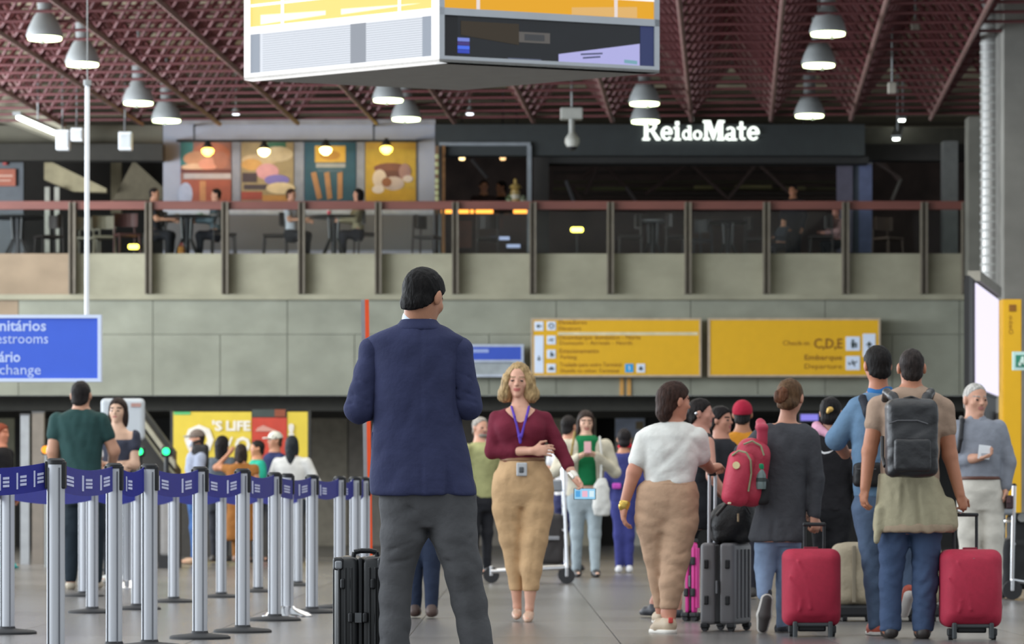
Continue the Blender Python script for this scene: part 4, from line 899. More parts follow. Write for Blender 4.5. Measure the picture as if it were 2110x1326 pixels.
# chairs and tables
M_chair = mat('cafe_chair', '2b2320', .55)
def cafe_table(x, d, label, r=.42, top_y=None, col='1f1f20'):
    c = Vector(((x-CX)*d/F, d, ZS)); t = thing('cafe_table', label, 'table', c); zt = .76
    MB().lathe(c, ((r, zt-.03), (r+.01, zt-.015), (r, zt)), 28).build('tabletop', paint(col, .35), t, True)
    for i in range(4):
        a = math.pi/4+i*math.pi/2; e = Vector((math.cos(a), math.sin(a), 0))
        MB().tube([c+e*.30, c+e*.10+up*.35, c+e*.13+up*(zt-.03)], .022, 8).build('leg', paint('1c1c1e', .4), t)
    MB().cyl(c+up*.02, c+up*(zt-.03), .05, n=12).build('column', paint('26262a', .4), t)
def cafe_chair(x, d, yaw, label, col=None):
    c = Vector(((x-CX)*d/F, d, ZS)); t = thing('cafe_chair', label, 'chair', c); R = Matrix.Rotation(math.radians(yaw), 3, 'Z'); m = paint(col, .6) if col else M_chair
    q = lambda a, b, z: c+R @ Vector((a, b, 0))+up*z                           # faces local -Y
    MB().cbox(q(0, 0, .45), (.42, .42, .05), .015, R).build('seat', m, t)
    mb = MB(); n = 7
    for i in range(n):
        a0, a1 = [math.radians(20+140*k/n) for k in (i, i+1)]
        mb.prism([q(.23*math.cos(a0), .02+.2*math.sin(a0), .62), q(.23*math.cos(a1), .02+.2*math.sin(a1), .62), q(.23*math.cos(a1), .02+.2*math.sin(a1), .86), q(.23*math.cos(a0), .02+.2*math.sin(a0), .86)], (R @ Vector((0, .02, 0))))
    mb.build('backrest', m, t)
    for sx in (-.18, .18):
        for sy, zz in ((-.18, .44), (.19, .84)): MB().tube([q(sx*1.1, sy*1.15, 0), q(sx, sy, zz)], .016, 8).build('leg', m, t)
cafe_table(385, 61.1, 'round black cafe table with a green tray, left before the posters'); cafe_table(688, 61.1, 'round black cafe table with a red cup, right before the posters'); cafe_table(36, 61.2, 'round black cafe table at the far left behind the railing', .48); cafe_table(1345, 62.0, 'pale-topped cafe table in the dark cafe, left of the pair', .3, None, '85878a'); cafe_table(1500, 62.3, 'dark cafe table in the dark cafe behind the middle posts', .35)
for x, d, yw, w, c in ((318, 61.4, -80, 'occupied cafe chair left of the green-tray table', None), (462, 61.4, 100, 'occupied cafe chair right of the green-tray table', None), (566, 61.6, -90, 'occupied cafe chair left of the red-cup table', None), (758, 61.3, 105, 'curved dark cafe chair under the woman in the beige jacket', None), (262, 61.5, 20, 'red-brown cafe chair left of the second post', '4a2622'), (215, 62, 10, 'beige backed cafe chair near the white pole', '6f6856'), (182, 62.3, 0, 'pale cafe chair just left of the white pole', '7c7768'), (100, 61.9, -60, 'dark cafe chair beside the far left table', None), (1298, 61.9, -90, 'dark cafe chair left of the pale table', None), (1396, 61.9, 90, 'dark cafe chair right of the pale table', None), (1436, 62.8, -60, 'grey metal cafe chair at the middle of the dark cafe', '4a4a4c'), (1560, 62.5, 80, 'dark cafe chair before the bent waiter', None), (1690, 62.0, -90, 'dark cafe chair beside the pink-shirted guest', None), (1830, 62.3, 40, 'brown cafe chair near the right end of the railing', '4b3a30'), (880, 62.0, 70, 'dark cafe chair at the right end of the poster wall', None), (1005, 62.3, 180, 'dark tall chair before the glowing counter', None)): cafe_chair(x, d, yw, w, c)
def smallthing(name, label, cat, x, d, z, prof, col, n=12, e=None):
    c = Vector(((x-CX)*d/F, d, z)); t = thing(name, label, cat, c); MB().lathe(c, prof, n).build('body', paint(col, .4), t, True); return t, c
t, c = smallthing('serving_tray', 'green serving tray on the left cafe table', 'tray', 412, 61.1, ZS+.76, ((.12, 0), (.14, .02), (.13, .025)), '3aa58c')
MB().lathe(c, ((.05, .02), (.06, .06), (.02, .065)), 12).build('bowl', paint('c9d4d0'), t, True)
t, c = smallthing('paper_cup', 'small red paper cup on the right cafe table', 'cup', 678, 61.0, ZS+.76, ((.03, 0), (.04, .09), (.038, .092)), 'd8334a'); MB().lathe(c, ((.042, .088), (.042, .1), (.03, .105)), 12).build('lid', paint('e8e4e0'), t, True)
for x, w in ((365, 'left'), (440, 'right')):
    t, c = smallthing('plate', 'white plate on the green-tray table, '+w, 'plate', x, 61.0, ZS+.76, ((.05, 0), (.11, .018), (.105, .02)), 'c9ccd4', 16); MB().lathe(c, ((.05, .016), (.04, .035), (.01, .04)), 10).build('food', paint('a58a60'), t, True)
t, c = smallthing('floor_bag', 'small red and yellow shopping bag under the left cafe table', 'bag', 374, 60.9, ZS, ((.06, 0), (.07, .12), (.05, .2)), 'a8702a', 6); MB().tube([c+Vector((-.04, 0, .19)), c+Vector((0, 0, .27)), c+Vector((.04, 0, .19))], .008, 6).build('handle', paint('b03a2c'), t)
# ================================================================== GROUND LEVEL, FAR SIDE
dY = 52.0
t = thing('advert_wall', 'yellow advertising wall with white lettering and a red panel, left below the concrete', 'advert', P(495, 1120, dY)); M_ad = mat('advert_yellow', 'd2b93a', .5, var=.04, emit=.06)
part('yellow_panel', M_ad, t, 357, 518, 848, 1004, dY, .15); part('red_panel', mat('advert_red', 'b83a26', .5, emit=.05), t, 519, 591, 860, 1004, dY-.01, .15); part('dark_header', paint('39423e', .6), t, 519, 591, 843, 859, dY, .15); part('orange_header', paint('8a4428', .6), t, 566, 588, 843, 858, dY-.02, .1)
part('yellow_panel', M_ad, t, 592, 634, 848, 1004, dY, .15); part('plinth', paint('35322e', .7), t, 351, 640, 1004, 1145.5, dY, .2); part('edge', paint('2b2b28'), t, 634, 640, 846, 1004, dY, .2); part('edge', paint('2b2b28'), t, 351, 357, 846, 1004, dY, .2); part('green_corner', paint('57b06a', .5), t, 358, 392, 848, 854, dY-.01, .05)
M_adw = paint('e2dcd0', .6)
text('lettering', "'S", 437, 458, 886, 19, dY-.02, M_adw, t, .04); text('lettering', 'LIFE', 466, 516, 886, 19, dY-.02, M_adw, t, .04); text('lettering', 'O', 380, 440, 934, 58, dY-.02, M_adw, t, .03); text('lettering', 'V', 462, 480, 920, 20, dY-.02, M_adw, t, .03); text('lettering', 'O', 484, 516, 930, 30, dY-.02, M_adw, t, .03); text('lettering', '!', 594, 606, 896, 22, dY-.02, M_adw, t, .06)
text('lettering', 'offer', 526, 552, 880, 8, dY-.03, paint('c98a78'), t, .02) if False else None
mb = MB(); mb.prism([P(526+46*a, 888-14*b, dY-.03) for a, b in ((0, 0), (1, 0), (.75, .35), (.35, .9), (.1, .5))], (0, .01, 0)); mb.build('printed_shape', paint('c98f80'), t)
for x, w in ((290, 'left'), (345, 'right')):
    dG_ = 42.0; b = Vector(((x-CX)*dG_/F, dG_, 0)); t = thing('ticket_gate', 'grey ticket gate with a round green light, '+w+' of the two', 'gate', b); s_ = F/dG_
    MB().cbox(b+Vector((0, .3, .62)), (.16, .9, .96), .05).build('housing', paint('8f8c8a', .45), t); MB().cbox(b+Vector((0, .3, 1.12)), (.18, 1.0, .06), .02).build('top_cover', paint('56524e', .4), t); MB().box(b+Vector((0, .3, .08)), (.2, .95, .16)).build('plinth', M_dark, t)
    zc = CH+(HY-930)/s_; MB().cyl(b+Vector((0, -.1, 1.14)), b+Vector((0, -.1, zc-.06)), .03, n=10).build('light_post', M_black, t); MB().cbox(b+Vector((0, -.12, zc)), (.14, .07, .13), .03).build('light_case', M_black, t); MB().cyl(b+Vector((0, -.158, zc)), b+Vector((0, -.172, zc)), .045, n=20).build('green_light', glow('20f080', 3.0), t)
t = thing('orange_light', 'small round orange lamp on a post left of the green-shirted man', 'lamp', Vector(((93-CX)*43/F, 43, 0))); c = P(94, 926, 43); MB().cyl(c+Vector((0, -.03, 0)), c+Vector((0, .0, 0)), .05, n=16).build('lens', glow('ff9a10', 1.4), t); MB().cyl(Vector((c.x, 43.05, 0)), c+Vector((0, .05, 0)), .02, n=8).build('post', M_lampbody, t); MB().cbox(c+Vector((0, .03, 0)), (.12, .05, .12), .02).build('case', M_black, t)
t = thing('escalator_side', 'dark escalator with pale inclined balustrade behind the ticket gates', 'escalator', Vector(((325-CX)*47/F, 47, 0)))
for m, o_, th, dd in ((paint('9a9684', .5), 0, .10, 47), (paint('3b3b38', .4), -.14, .28, 47.2), (paint('77735f', .5), .16, .06, 47.1)):
    mb = MB(); a, b = P(360, 950, dd), P(285, 848, dd); a = a+up*(-o_); b = b+up*(-o_); mb.prism([a, b, b+up*-th, a+up*-th], (0, .3, 0)); mb.build('balustrade', m, t)
mb = MB(); mb.prism([P(362, 1157, 47.3), P(362, 965, 47.3), P(285, 860, 47.3), P(240, 860, 47.3), P(240, 1157, 47.3)], (0, .8, 0)); mb.build('truss_side', paint('2c2a28', .6), t)
t = thing('info_kiosk', 'pale rounded kiosk panel behind the long-haired woman at left', 'kiosk', Vector(((254-CX)*40/F, 40, 0))); MB().cbox(*pbox(207, 297, 820, 907, 40, .14), .05).build('panel', mat('kiosk_pale', 'aab0b6', .4, var=.03), t); part('print', paint('a07c74'), t, 270, 290, 830, 838, 39.99, .012); part('post', paint('7d8084'), t, 240, 264, 907, 1176, 40.02, .1); MB().box((P(252, 0, 40).x, 40.07, .015), (.6, .4, .03)).build('foot', M_dark, t)
for x0, x1, y0, m, w in ((42, 60, 855, '9b9ea2', 'pale grey'), (66, 90, 850, '7b7268', 'brownish')):
    t = thing('square_post', 'tall '+w+' square post at the far left behind the belts', 'post', Vector(((x0+x1)/2-CX, 45*F/45, 0))*(45/F)); part('shaft', paint(m, .45), t, x0, x1, y0, HY+CH*F/45, 45, .12); part('cap', paint('58585a'), t, x0-1, x1+1, y0-3, y0, 44.99, .14)
t = thing('wall_poster', 'pale blue paper notice on the far wall behind the woman in the white tee', 'poster', P(1296, 880, DG)); part('sheet', paint('aab2c4', .6), t, 1268, 1328, 852, 900, DG-.06, .02); part('print', paint('8c7c60'), t, 1310, 1326, 868, 884, DG-.065, .01)
t = thing('shop_light_box', 'small lilac lit sign box in the dark shop behind the woman with the hair clip', 'sign', P(1668, 867, 50)); part('lit_face', glow('7f78d8', .9), t, 1650, 1686, 853, 866, 50, .03); part('case', M_black, t, 1646, 1690, 850, 869, 50.03, .1); MB().cyl(P(1650, 868, 50.1), Vector((P(1650, 0, 50).x, 50.1, 0)), .03, n=8).build('post', M_black, t)
t = thing('orange_shop_sign', 'orange-red sign on the grey panel at the upper far left', 'sign', P(15, 383, 63.9)); part('board', mat('orange_board', 'a5553a', .5), t, -10, 32, 348, 383, 63.9, .06); part('lettering_strip', paint('c9a08c'), t, -4, 26, 360, 364, 63.89, .01); MB().cyl(P(11, 340, 63.95), P(11, 332, 63.95), .05, n=12).build('red_light', paint('b04a48'), t); part('lower_text', paint('c9a08c'), t, -4, 22, 370, 373, 63.89, .01)
for x0, x1, y0, w in ((1000, 1052, 1148, 'left'),): pass
# ================================================================== LUGGAGE
def wheel(mb, c, r, ax=(1, 0, 0), w=.02): c = Vector(c); a = Vector(ax).normalized(); return mb.cyl(c-a*w/2, c+a*w/2, r, n=14)
# black ribbed suitcase beside the suited man
d = 14.35; k = d/F; x0, x1 = 688, 797; c = P((x0+x1)/2, 1140, d); w = (x1-x0)*k; zt = P(0, 1146, d).z
t = thing('suitcase', 'black ribbed hard suitcase standing beside the suited man', 'suitcase', Vector((c.x, d, 0))); M_pc = mat('black_shell', '1b1c1e', .35, var=.1, vs=30, spec=.6)
hz = zt-.055
for sx in (-1, 1): MB().cbox((c.x+sx*w*.255, d+.2, .055+hz/2), (w*.48, .40, hz), .03).build('shell', M_pc, t, True)
MB().cbox((c.x, d+.2, .055+hz/2), (.018, .395, hz-.01), .006).build('seam_frame', M_black, t)
for i in range(8):
    if i in (3, 4): continue
    MB().cbox((c.x-w/2+.022+(w-.044)*i/7, d-.003, .055+hz*.5), (.010, .02, hz-.09), .004).build('rib', M_pc, t)
for i in range(6):
    MB().cbox((c.x-w/2-.001, d+.05+.06*i, .055+hz*.5), (.012, .012, hz-.09), .003).build('rib', M_pc, t)
for x, y, hh in ((706, 1202, 22), (768, 1202, 22), (722, 1272, 22), (752, 1272, 22)): MB().cbox(*pbox(x-5, x+5, y-hh/2, y+hh/2, d-.03, .04), .008).build('latch', M_black, t)
part('latch_plate', paint('5a5c5e', .4), t, 731, 745, 1262, 1282, d-.018, .02)
for sx in (-1, 1):
    for zz in (.085, zt-.03): MB().cbox((c.x+sx*(w/2-.018), d+.015, zz), (.045, .05, .055), .012).build('corner_guard', paint('2c2d30', .35), t)
MB().cbox((c.x-w/2+.02, d-.012, zt-.035), (.03, .02, .035), .008).build('corner_badge', paint('8a8c90', .3), t)
mb = MB(); mb.tube([P(728, 1146, d+.06), P(730, 1137, d+.06), P(742, 1134, d+.06), P(762, 1134, d+.06), P(776, 1137, d+.06), P(778, 1146, d+.06)], .011, 8); mb.build('carry_handle', M_black, t)
for sx in (-1, 1):
    for yy in (.04, .36):
        mb = MB(); wheel(mb, (c.x+sx*(w/2-.03), d+yy, .025), .025); wheel(mb, (c.x+sx*(w/2-.055), d+yy, .025), .025); mb.build('wheel', M_dark, t)
# red soft suitcases
M_redcase = mat('red_suitcase', 'a8203c', .75, var=.06, vs=40, bump=.12, bs=160); M_redseam = paint('c04a60', .7); M_redd = paint('7c1a2e', .7)
def red_case(px0, px1, py0, py1, ybase, d, label, hx0, hx1, hy):
    k = d/F; cx = (px0+px1)/2; t = thing('suitcase', label, 'suitcase', Vector(((cx-CX)*k, d, 0)))
    W, Hh = (px1-px0)/2, (py1-py0)/2; dep = .12/k; cz = -(py0+py1)/2; ops = [rbox((cx, dep, cz), (W, dep, Hh), W*.30, k=3), rbox((cx, dep*.3, cz+Hh*.04), (W*.92, dep*.6, Hh*.9), W*.32, k=12)]
    ops += [ell((cx, -dep*.2, cz+Hh*.06), (W*.75, dep*.35, Hh*.7), None, 20)]
    for pts in (((-.55, .72), (-.30, .35), (-.18, -.1), (-.10, -.55)), ((-.85, .30), (-.60, .05), (-.42, -.3), (-.5, -.6))):
        q = [np.array((cx+a*W, -dep*.50+abs(a)*dep*.18, cz+b*Hh)) for a, b in pts]
        for a, b in zip(q, q[1:]): ops.append(cone(a+(0, -1.5, 0), b+(0, -1.5, 0), 2.6, 2.2, 3, '+'))
    soft('shell', ops, M_redcase, t, d, 1.8, 1)
    yb = ybase
    z = lambda y: CH+(HY-y)*k
    MB().cbox(((cx-CX)*k, d-.035, z(py0+22)), (34*k*.55, .02, 10*k), .004).build('oval_badge', paint('b9bcb4', .3, metal=.6), t)
    MB().cyl(((cx-CX)*k, d-.047, z(py0+22)), ((cx-CX)*k, d-.03, z(py0+22)), 5*k, n=16).build('badge_disc', paint('6d8c88', .4), t)
    x_ = lambda x: (x-CX)*k
    mb = MB(); mb.cbox((x_(cx), d+.02, z(py1-4)), ((px1-px0)*.62*k, .06, 8*k), .008).cbox((x_(cx-W*.62), d+.0, z(py1+6)), (9*k, .05, 34*k), .008).cbox((x_(cx+W*.62), d, z(py1+6)), (9*k, .05, 34*k), .008); mb.build('base_frame', paint('3c4042', .5), t)
    MB().cbox((x_(cx), d+.1, z(py1+4)), ((px1-px0)*.5*k, .12, 14*k), .01).build('underside', M_black, t)
    for s in (-1, 1):
        b = MB(); b.cbox((x_(cx+s*W*.72), d+.03, z(yb-16)), (14*k, .05, 16*k), .008); b.build('wheel_housing', M_black, t)
        wb = MB(); wheel(wb, (x_(cx+s*W*.72), d+.03, 8.5*k+.0), 8.5*k, w=9*k); wb.build('wheel', M_dark, t)
    mb = MB(); r = .009
    for hx in (hx0, hx1): mb.cyl((x_(hx), d+.2, z(py0+14)), (x_(hx), d+.2, z(hy+4)), r, n=8)
    mb.cbox((x_((hx0+hx1)/2), d+.2, z(hy+2)), ((hx1-hx0+8)*k, .03, 8*k), .008); mb.build('pull_handle', M_black, t)
    MB().cbox((x_(cx), d+.12, z(py0-2)), (30*k, .03, 5*k), .004).build('top_grip', M_redd, t)
red_case(1616, 1733, 1131, 1290, 1312, 19.75, 'red suitcase pulled by the woman in the grey tunic', 1664, 1704, 1078)
red_case(1943, 2066, 1132, 1293, 1318, 19.25, 'red suitcase pulled by the man with the black backpack, at right', 1975, 2022, 1058)
# hard shell cases seen from a corner
def shell_case(xl, xm, xr, y0, y1, ybase, d, col, label, strip=True, hx=None, hy=None, narrow=True):
    """left face xl..xm (side with the zip), right face xm..xr; corner column xm"""
    k = d/F; t = thing('suitcase', label, 'suitcase', Vector(((xm-CX)*k, d, 0))); th = math.radians(24)
    a = (xm-xl)*k/math.cos(th); b = (xr-xm)*k/math.sin(th) if xr > xm else .3
    e1 = Vector((-math.cos(th), math.sin(th), 0)); e2 = Vector((math.sin(th), math.cos(th), 0)); o = Vector(((xm-CX)*k, d, 0))
    R = Matrix((e1, e2, up)).transposed(); z0, z1 = CH+(HY-y1)*k, CH+(HY-y0)*k; m = mat('shell_'+col, col, .45, var=.05); hz = z1-z0
    q = lambda u, v, z: o+e1*u+e2*v+up*z
    for u in (.22, .78): MB().cbox(q(a*u, b/2, (z0+z1)/2), (a*.44, b, hz), .025, R).build('shell', m, t, True)
    MB().cbox(q(a*.5, b/2, (z0+z1)/2), (a*.16, b-.02, hz-.02), .01, R).build('zip_strip', M_black, t)
    MB().cbox(q(a*.5, .004, (z0+z1)/2-.02), (.012, .02, hz*.16), .003, R).build('zip_pull', paint('77797c', .4), t)
    for u in (.18, .80):
        for f in (.26, .70): MB().cbox(q(a*u, -.004, z0+hz*(1-f)), (.03, .02, .055), .008, R).build('side_foot', M_black, t)
    for j in range(4): MB().cbox(q(-.004, b*(.2+.2*j), (z0+z1)/2), (.012, .012, hz*.84), .003, R).build('rib', m, t)
    for u in (.12, .88):
        for v in (.08, .92):
            c_ = q(a*u, b*v, 0); rw = (ybase-y1)*k*.42
            mb = MB(); mb.cbox(c_+up*(z0-.006), (.05, .05, .03), .008, R); mb.build('wheel_fork', M_black, t); wb = MB(); wheel(wb, c_+up*rw, rw, e2, .03); wb.build('wheel', M_dark, t)
    MB().cbox(q(a*.5, b*.5, z1+.012), (.03, .18, .024), .008, R).build('carry_handle', M_black, t)
    if hx:
        mb = MB()
        for i, xx in enumerate((hx-5, hx+7)): mb.cyl(P(xx, y0+6, d+.14+.08*i), P(xx+1, hy, d+.14+.08*i), .010, n=8)
        mb.build('pull_rods', M_steel, t); MB().cbox(P(hx+1, hy-3, d+.18), (.05, .14, .03), .01).build('pull_grip', M_black, t)
shell_case(1443, 1512, 1557, 1118, 1287, 1303, 20.5, '6f6e70', 'grey hard-shell suitcase under the black holdall, beside the woman in the white tee', True, 1466, 978)
shell_case(1410, 1432, 1441, 1117, 1264, 1278, 22.4, 'e0409a', 'bright pink suitcase half hidden behind the grey one')
# black holdall on the grey suitcase
d = 20.6; t = thing('holdall', 'black soft holdall lying on top of the grey suitcase', 'bag', P(1508, 1116, d))
soft('bag_body', [ell((1508, 35, -1076), (46, 50, 44)), rbox((1512, 35, -1094), (42, 50, 24), 16, k=16), ell((1532, 30, -1050), (26, 40, 40), None, 20), half((0, 0, -1116.5), (0, 0, -1)), wrinkle(2.2, 34, 4)], mat('black_nylon', '161618', .6, bump=.3, bs=40), t, d, 2.0)
MB().tube([P(1476, 1062, d-.16), P(1500, 1034, d-.14), P(1528, 1030, d-.13), P(1546, 1060, d-.14)], .010, 8).build('carry_strap', M_black, t)
MB().cbox(P(1521, 1066, d-.15), (.012, .012, .05), .004).build('zip_pull', paint('b09a78', .4), t)
# beige case behind the two men
d = 22.3; k = d/F; c = P(1832, 1280, d); t = thing('suitcase', 'large beige soft suitcase lying behind the two men at right', 'suitcase', Vector((c.x, d, 0)))
soft('shell', [rbox((1832, 60, -1182), (110, 60, 64), 20), wrinkle(2, 50, 2)], mat('beige_canvas', '9a8e78', .8, bump=.2, bs=40), t, d, 3.0)
MB().cbox(Vector((c.x, d+.19, CH+(HY-1258)*k)), (216*k, .36, 26*k), .02).build('base_tray', M_black, t)
for x in (1742, 1790, 1880, 1925):
    wb = MB(); wheel(wb, ((x-CX)*k, d+.06, .045), .045, w=.03); wb.build('wheel', M_dark, t)
for x in (1760, 1900): MB().cbox(P(x, 1182, d-.005), (.025, .02, 118*k), .006).build('strap', paint('7c7260', .7), t)
MB().cbox(P(1832, 1117, d+.19), (.2, .03, .02), .008).build('carry_handle', paint('6d6455'), t)
# luggage carts
def cart(x0, x1, d, label, xm, ytop):
    k = d/F; X = lambda x: (x-CX)*k; t = thing('luggage_cart', label, 'cart', Vector((X((x0+x1)/2), d, 0)))
    zt = CH+(HY-ytop)*k
    for dy in (0, .55): MB().tube([(X(x0), d+dy+.1, .12), (X(x1), d+dy, .16), (X(xm)+.0, d+dy, zt)], .017, 8).build('side_frame', M_chrome, t)
    MB().tube([(X(xm), d, zt), (X(xm), d+.55, zt)], .02, 8).build('push_bar', M_black, t)
    for f in (.25, .5, .75): MB().cyl((X(x0)+(X(x1)-X(x0))*f, d+.05, .14), (X(x0)+(X(x1)-X(x0))*f, d+.6, .14), .012, n=8).build('deck_bar', M_chrome, t)
    for f in (.35, .6, .85): MB().cyl((X(xm), d, .2+(zt-.2)*f), (X(xm), d+.55, .2+(zt-.2)*f), .012, n=8).build('back_bar', M_chrome, t)
    for xx, dy in ((x0, .38), (x1, .0), (x1, .55)):
        wb = MB(); wheel(wb, (X(xx), d+dy, .08), .08, (0, 1, 0), .03); wb.build('wheel', M_dark, t); MB().cbox((X(xx), d+dy, .12), (.03, .05, .1), .008).build('wheel_fork', M_chrome, t)
    MB().cbox((X(xm)-.06, d+.28, zt-.18), (.12, .5, .12), .02).build('basket', paint('8f9296', .4, metal=.5), t)
cart(1012, 1168, 33.3, 'chrome luggage cart behind the woman in burgundy', 1160, 962)
cart(2150, 2086, 27.6, 'luggage cart with a silver frame cut by the right edge', 2090, 1000)
d = 33.4; t = thing('suitcase', 'dark travel bag stacked on the luggage cart behind the woman in burgundy', 'suitcase', P(1140, 1168, d)); soft('bag_body', [rbox((1128, 40, -1110), (34, 38, 52), 10), wrinkle(1, 20, 1)], mat('dark_bag', '35302f', .7), t, d+.05, 2.0); MB().cbox(P(1128, 1108, d+.03), (.24, .03, .04), .01).build('front_band', paint('8f8f92'), t); MB().tube([P(1116, 1060, d+.25), P(1120, 1050, d+.25), P(1136, 1050, d+.25), P(1140, 1060, d+.25)], .01, 6).build('carry_handle', M_black, t)
d = 27.7; t = thing('suitcase', 'black bag on the cart at the right edge', 'suitcase', P(2100, 1224, d)); soft('bag_body', [rbox((2112, 42, -1162), (46, 40, 52), 14), rbox((2118, 42, -1086), (34, 36, 30), 10), wrinkle(1.5, 30, 1)], mat('black_bag', '1d1d1f', .7), t, d, 2.2); MB().cyl(P(2106, 1066, d-.01), P(2106, 1066, d+.02), 9*d/F, n=18).build('round_tag', paint('8a8a88', .5), t)
# ================================================================== BACKPACKS AND SMALL CARRIED THINGS
def backpack_red():
    d = 20.2; t = thing('backpack', 'red backpack with a green-capped bottle on the shoulder of the woman in the grey tunic', 'backpack', P(1532, 1046, d)); m = mat('red_nylon', 'a82c42', .6, bump=.15, bs=60, var=.08)
    Ry = lambda a: np.array([[math.cos(a), 0, -math.sin(a)], [0, 1, 0], [math.sin(a), 0, math.cos(a)]])
    R = Ry(math.radians(10))
    soft('main_compartment', [rbox((1545, -4, -978), (35, 38, 64), 24, R, 6), ell((1551, -4, -922), (28, 32, 20), R, 14), wrinkle(1.2, 36, 2)], m, t, d, 1.8)
    o = soft('front_pocket', [rbox((1519, -34, -986), (28, 22, 56), 18, R, 6), ell((1515, -44, -990), (21, 22, 46), R, 10), wrinkle(.8, 30, 3)], mat('red_nylon_front', 'b8324a', .6, bump=.12, bs=70), t, d, 1.8)
    pts = [(1508, 938), (1522, 928), (1538, 932), (1547, 948), (1548, 975), (1542, 1012)]
    mb = MB(); mb.tube([P(x, y, d-.155-.02*(i in (2, 3))) for i, (x, y) in enumerate(pts)], .006, 6); mb.build('zip', paint('8a8a6a', .5), o)
    mb = MB(); mb.tube([P(x, y, d-.115) for x, y in ((1532, 915), (1550, 908), (1568, 918), (1574, 938))], .006, 6); mb.build('zip', paint('8a8a6a', .5), t)
    MB().cyl(P(1517, 958, d-.195), P(1517, 958, d-.15), 7.5*d/F, n=20).build('round_emblem', paint('e2cf9c', .4), o)
    MB().cbox(P(1503, 1036, d-.16), (.02, .02, .012), .004).build('metal_tag', paint('d8c8a8', .3), o)
    soft('shoulder_strap', [cone(V((1576, 915, -14)), V((1576, 880, -20)), 5, 5, 6), cone(V((1562, 915, -14)), V((1563, 880, -20)), 5, 5, 6), cone(V((1569, 915, -14)), V((1569, 880, -20)), 5, 5, 6), cone(V((1576, 880, -20)), V((1574, 870, 8)), 5, 5, 6), cone(V((1562, 880, -20)), V((1562, 870, 8)), 5, 5, 6), cone(V((1569, 880, -20)), V((1568, 870, 8)), 5, 5, 6), cone(V((1567, 868, 10)), V((1566, 880, 40)), 8, 8, 4)], mat('red_strap', 'a83048', .6), t, d, 1.8)
    soft('side_pocket', [rbox((1570, -14, -1012), (14, 22, 28), 10), wrinkle(.6, 20, 1)], mat('black_mesh', '1a1a1c', .8), t, d, 1.8)
    b = thing('water_bottle', 'clear water bottle with a green cap in the side pocket of the red backpack', 'bottle', P(1567, 1000, d-.1)); k = d/F
    c = P(1567, 1000, d-.1); m2 = mat('bottle_plastic', '6a7a78', .15, var=.05, spec=.7)
    MB().lathe(c, ((11*k, -.02), (12*k, 0), (11.5*k, 22*k), (7*k, 32*k), (5.5*k, 36*k)), 18).build('bottle_body', m2, b, True); MB().lathe(c, ((7*k, 34*k), (8*k, 36*k), (8*k, 44*k), (6*k, 46*k)), 16).build('cap', paint('1d9a68', .4), b, True); MB().lathe(c, ((12.2*k, 8*k), (12.2*k, 16*k)), 18).build('label_band', paint('35403e', .5), b, True)
backpack_red()
def backpack_black():
    d = 19.3; t = thing('backpack', 'black leather backpack on the back of the man in the brown tee', 'backpack', P(1872, 984, d)); m = mat('black_leather', '1c1c1f', .42, bump=.2, bs=22, var=.15, spec=.6)
    soft('main_compartment', [rbox((1871, -58, -905), (52, 34, 78), 16, None, 4), rbox((1872, -50, -850), (44, 30, 26), 14, None, 12), ell((1871, -84, -930), (42, 14, 46), None, 14), wrinkle(1.5, 40, 3)], m, t, d, 1.9)
    soft('front_pocket', [rbox((1869, -92, -938), (38, 12, 34), 8, None, 4), wrinkle(.8, 30, 5)], m, t, d, 1.8)
    mb = MB(); mb.tube([P(x, y, d-.27) for x, y in ((1832, 872), (1850, 866), (1890, 866), (1912, 873))], .004, 6); mb.build('zip', paint('4a4a4e', .3), t)
    mb = MB(); mb.tube([P(x, y, d-.13) for x, y in ((1856, 832), (1862, 821), (1878, 817), (1892, 822), (1898, 832))], .007, 8); mb.build('top_loop', M_black, t)
    for s, (xa, xb) in (('l', (1846, 1828)), ('r', (1896, 1918))): soft('shoulder_strap', [cone(V((xa, 838, -42)), V(((xa+xb)/2, 818, -28)), 10, 10, 5), cone(V(((xa+xb)/2, 818, -28)), V((xb, 808, 6)), 10, 9, 5), cone(V((xb, 808, 6)), V((xb, 830, 46)), 9, 9, 5)], m, t, d, 1.9)
    for xa, ya, xb, yb in ((1824, 960, 1818, 940), (1920, 960, 1928, 940)): MB().tube([P(xa, ya, d-.12), P(xb, yb, d-.03), P(xb, yb-40, d+.06)], .012, 8).build('side_strap', M_black, t)
backpack_black()
# ================================================================== PEOPLE
PH = 'travellers in the hall'
dn = lambda s=1: ((0, .15, -1), (s, 0, 0))
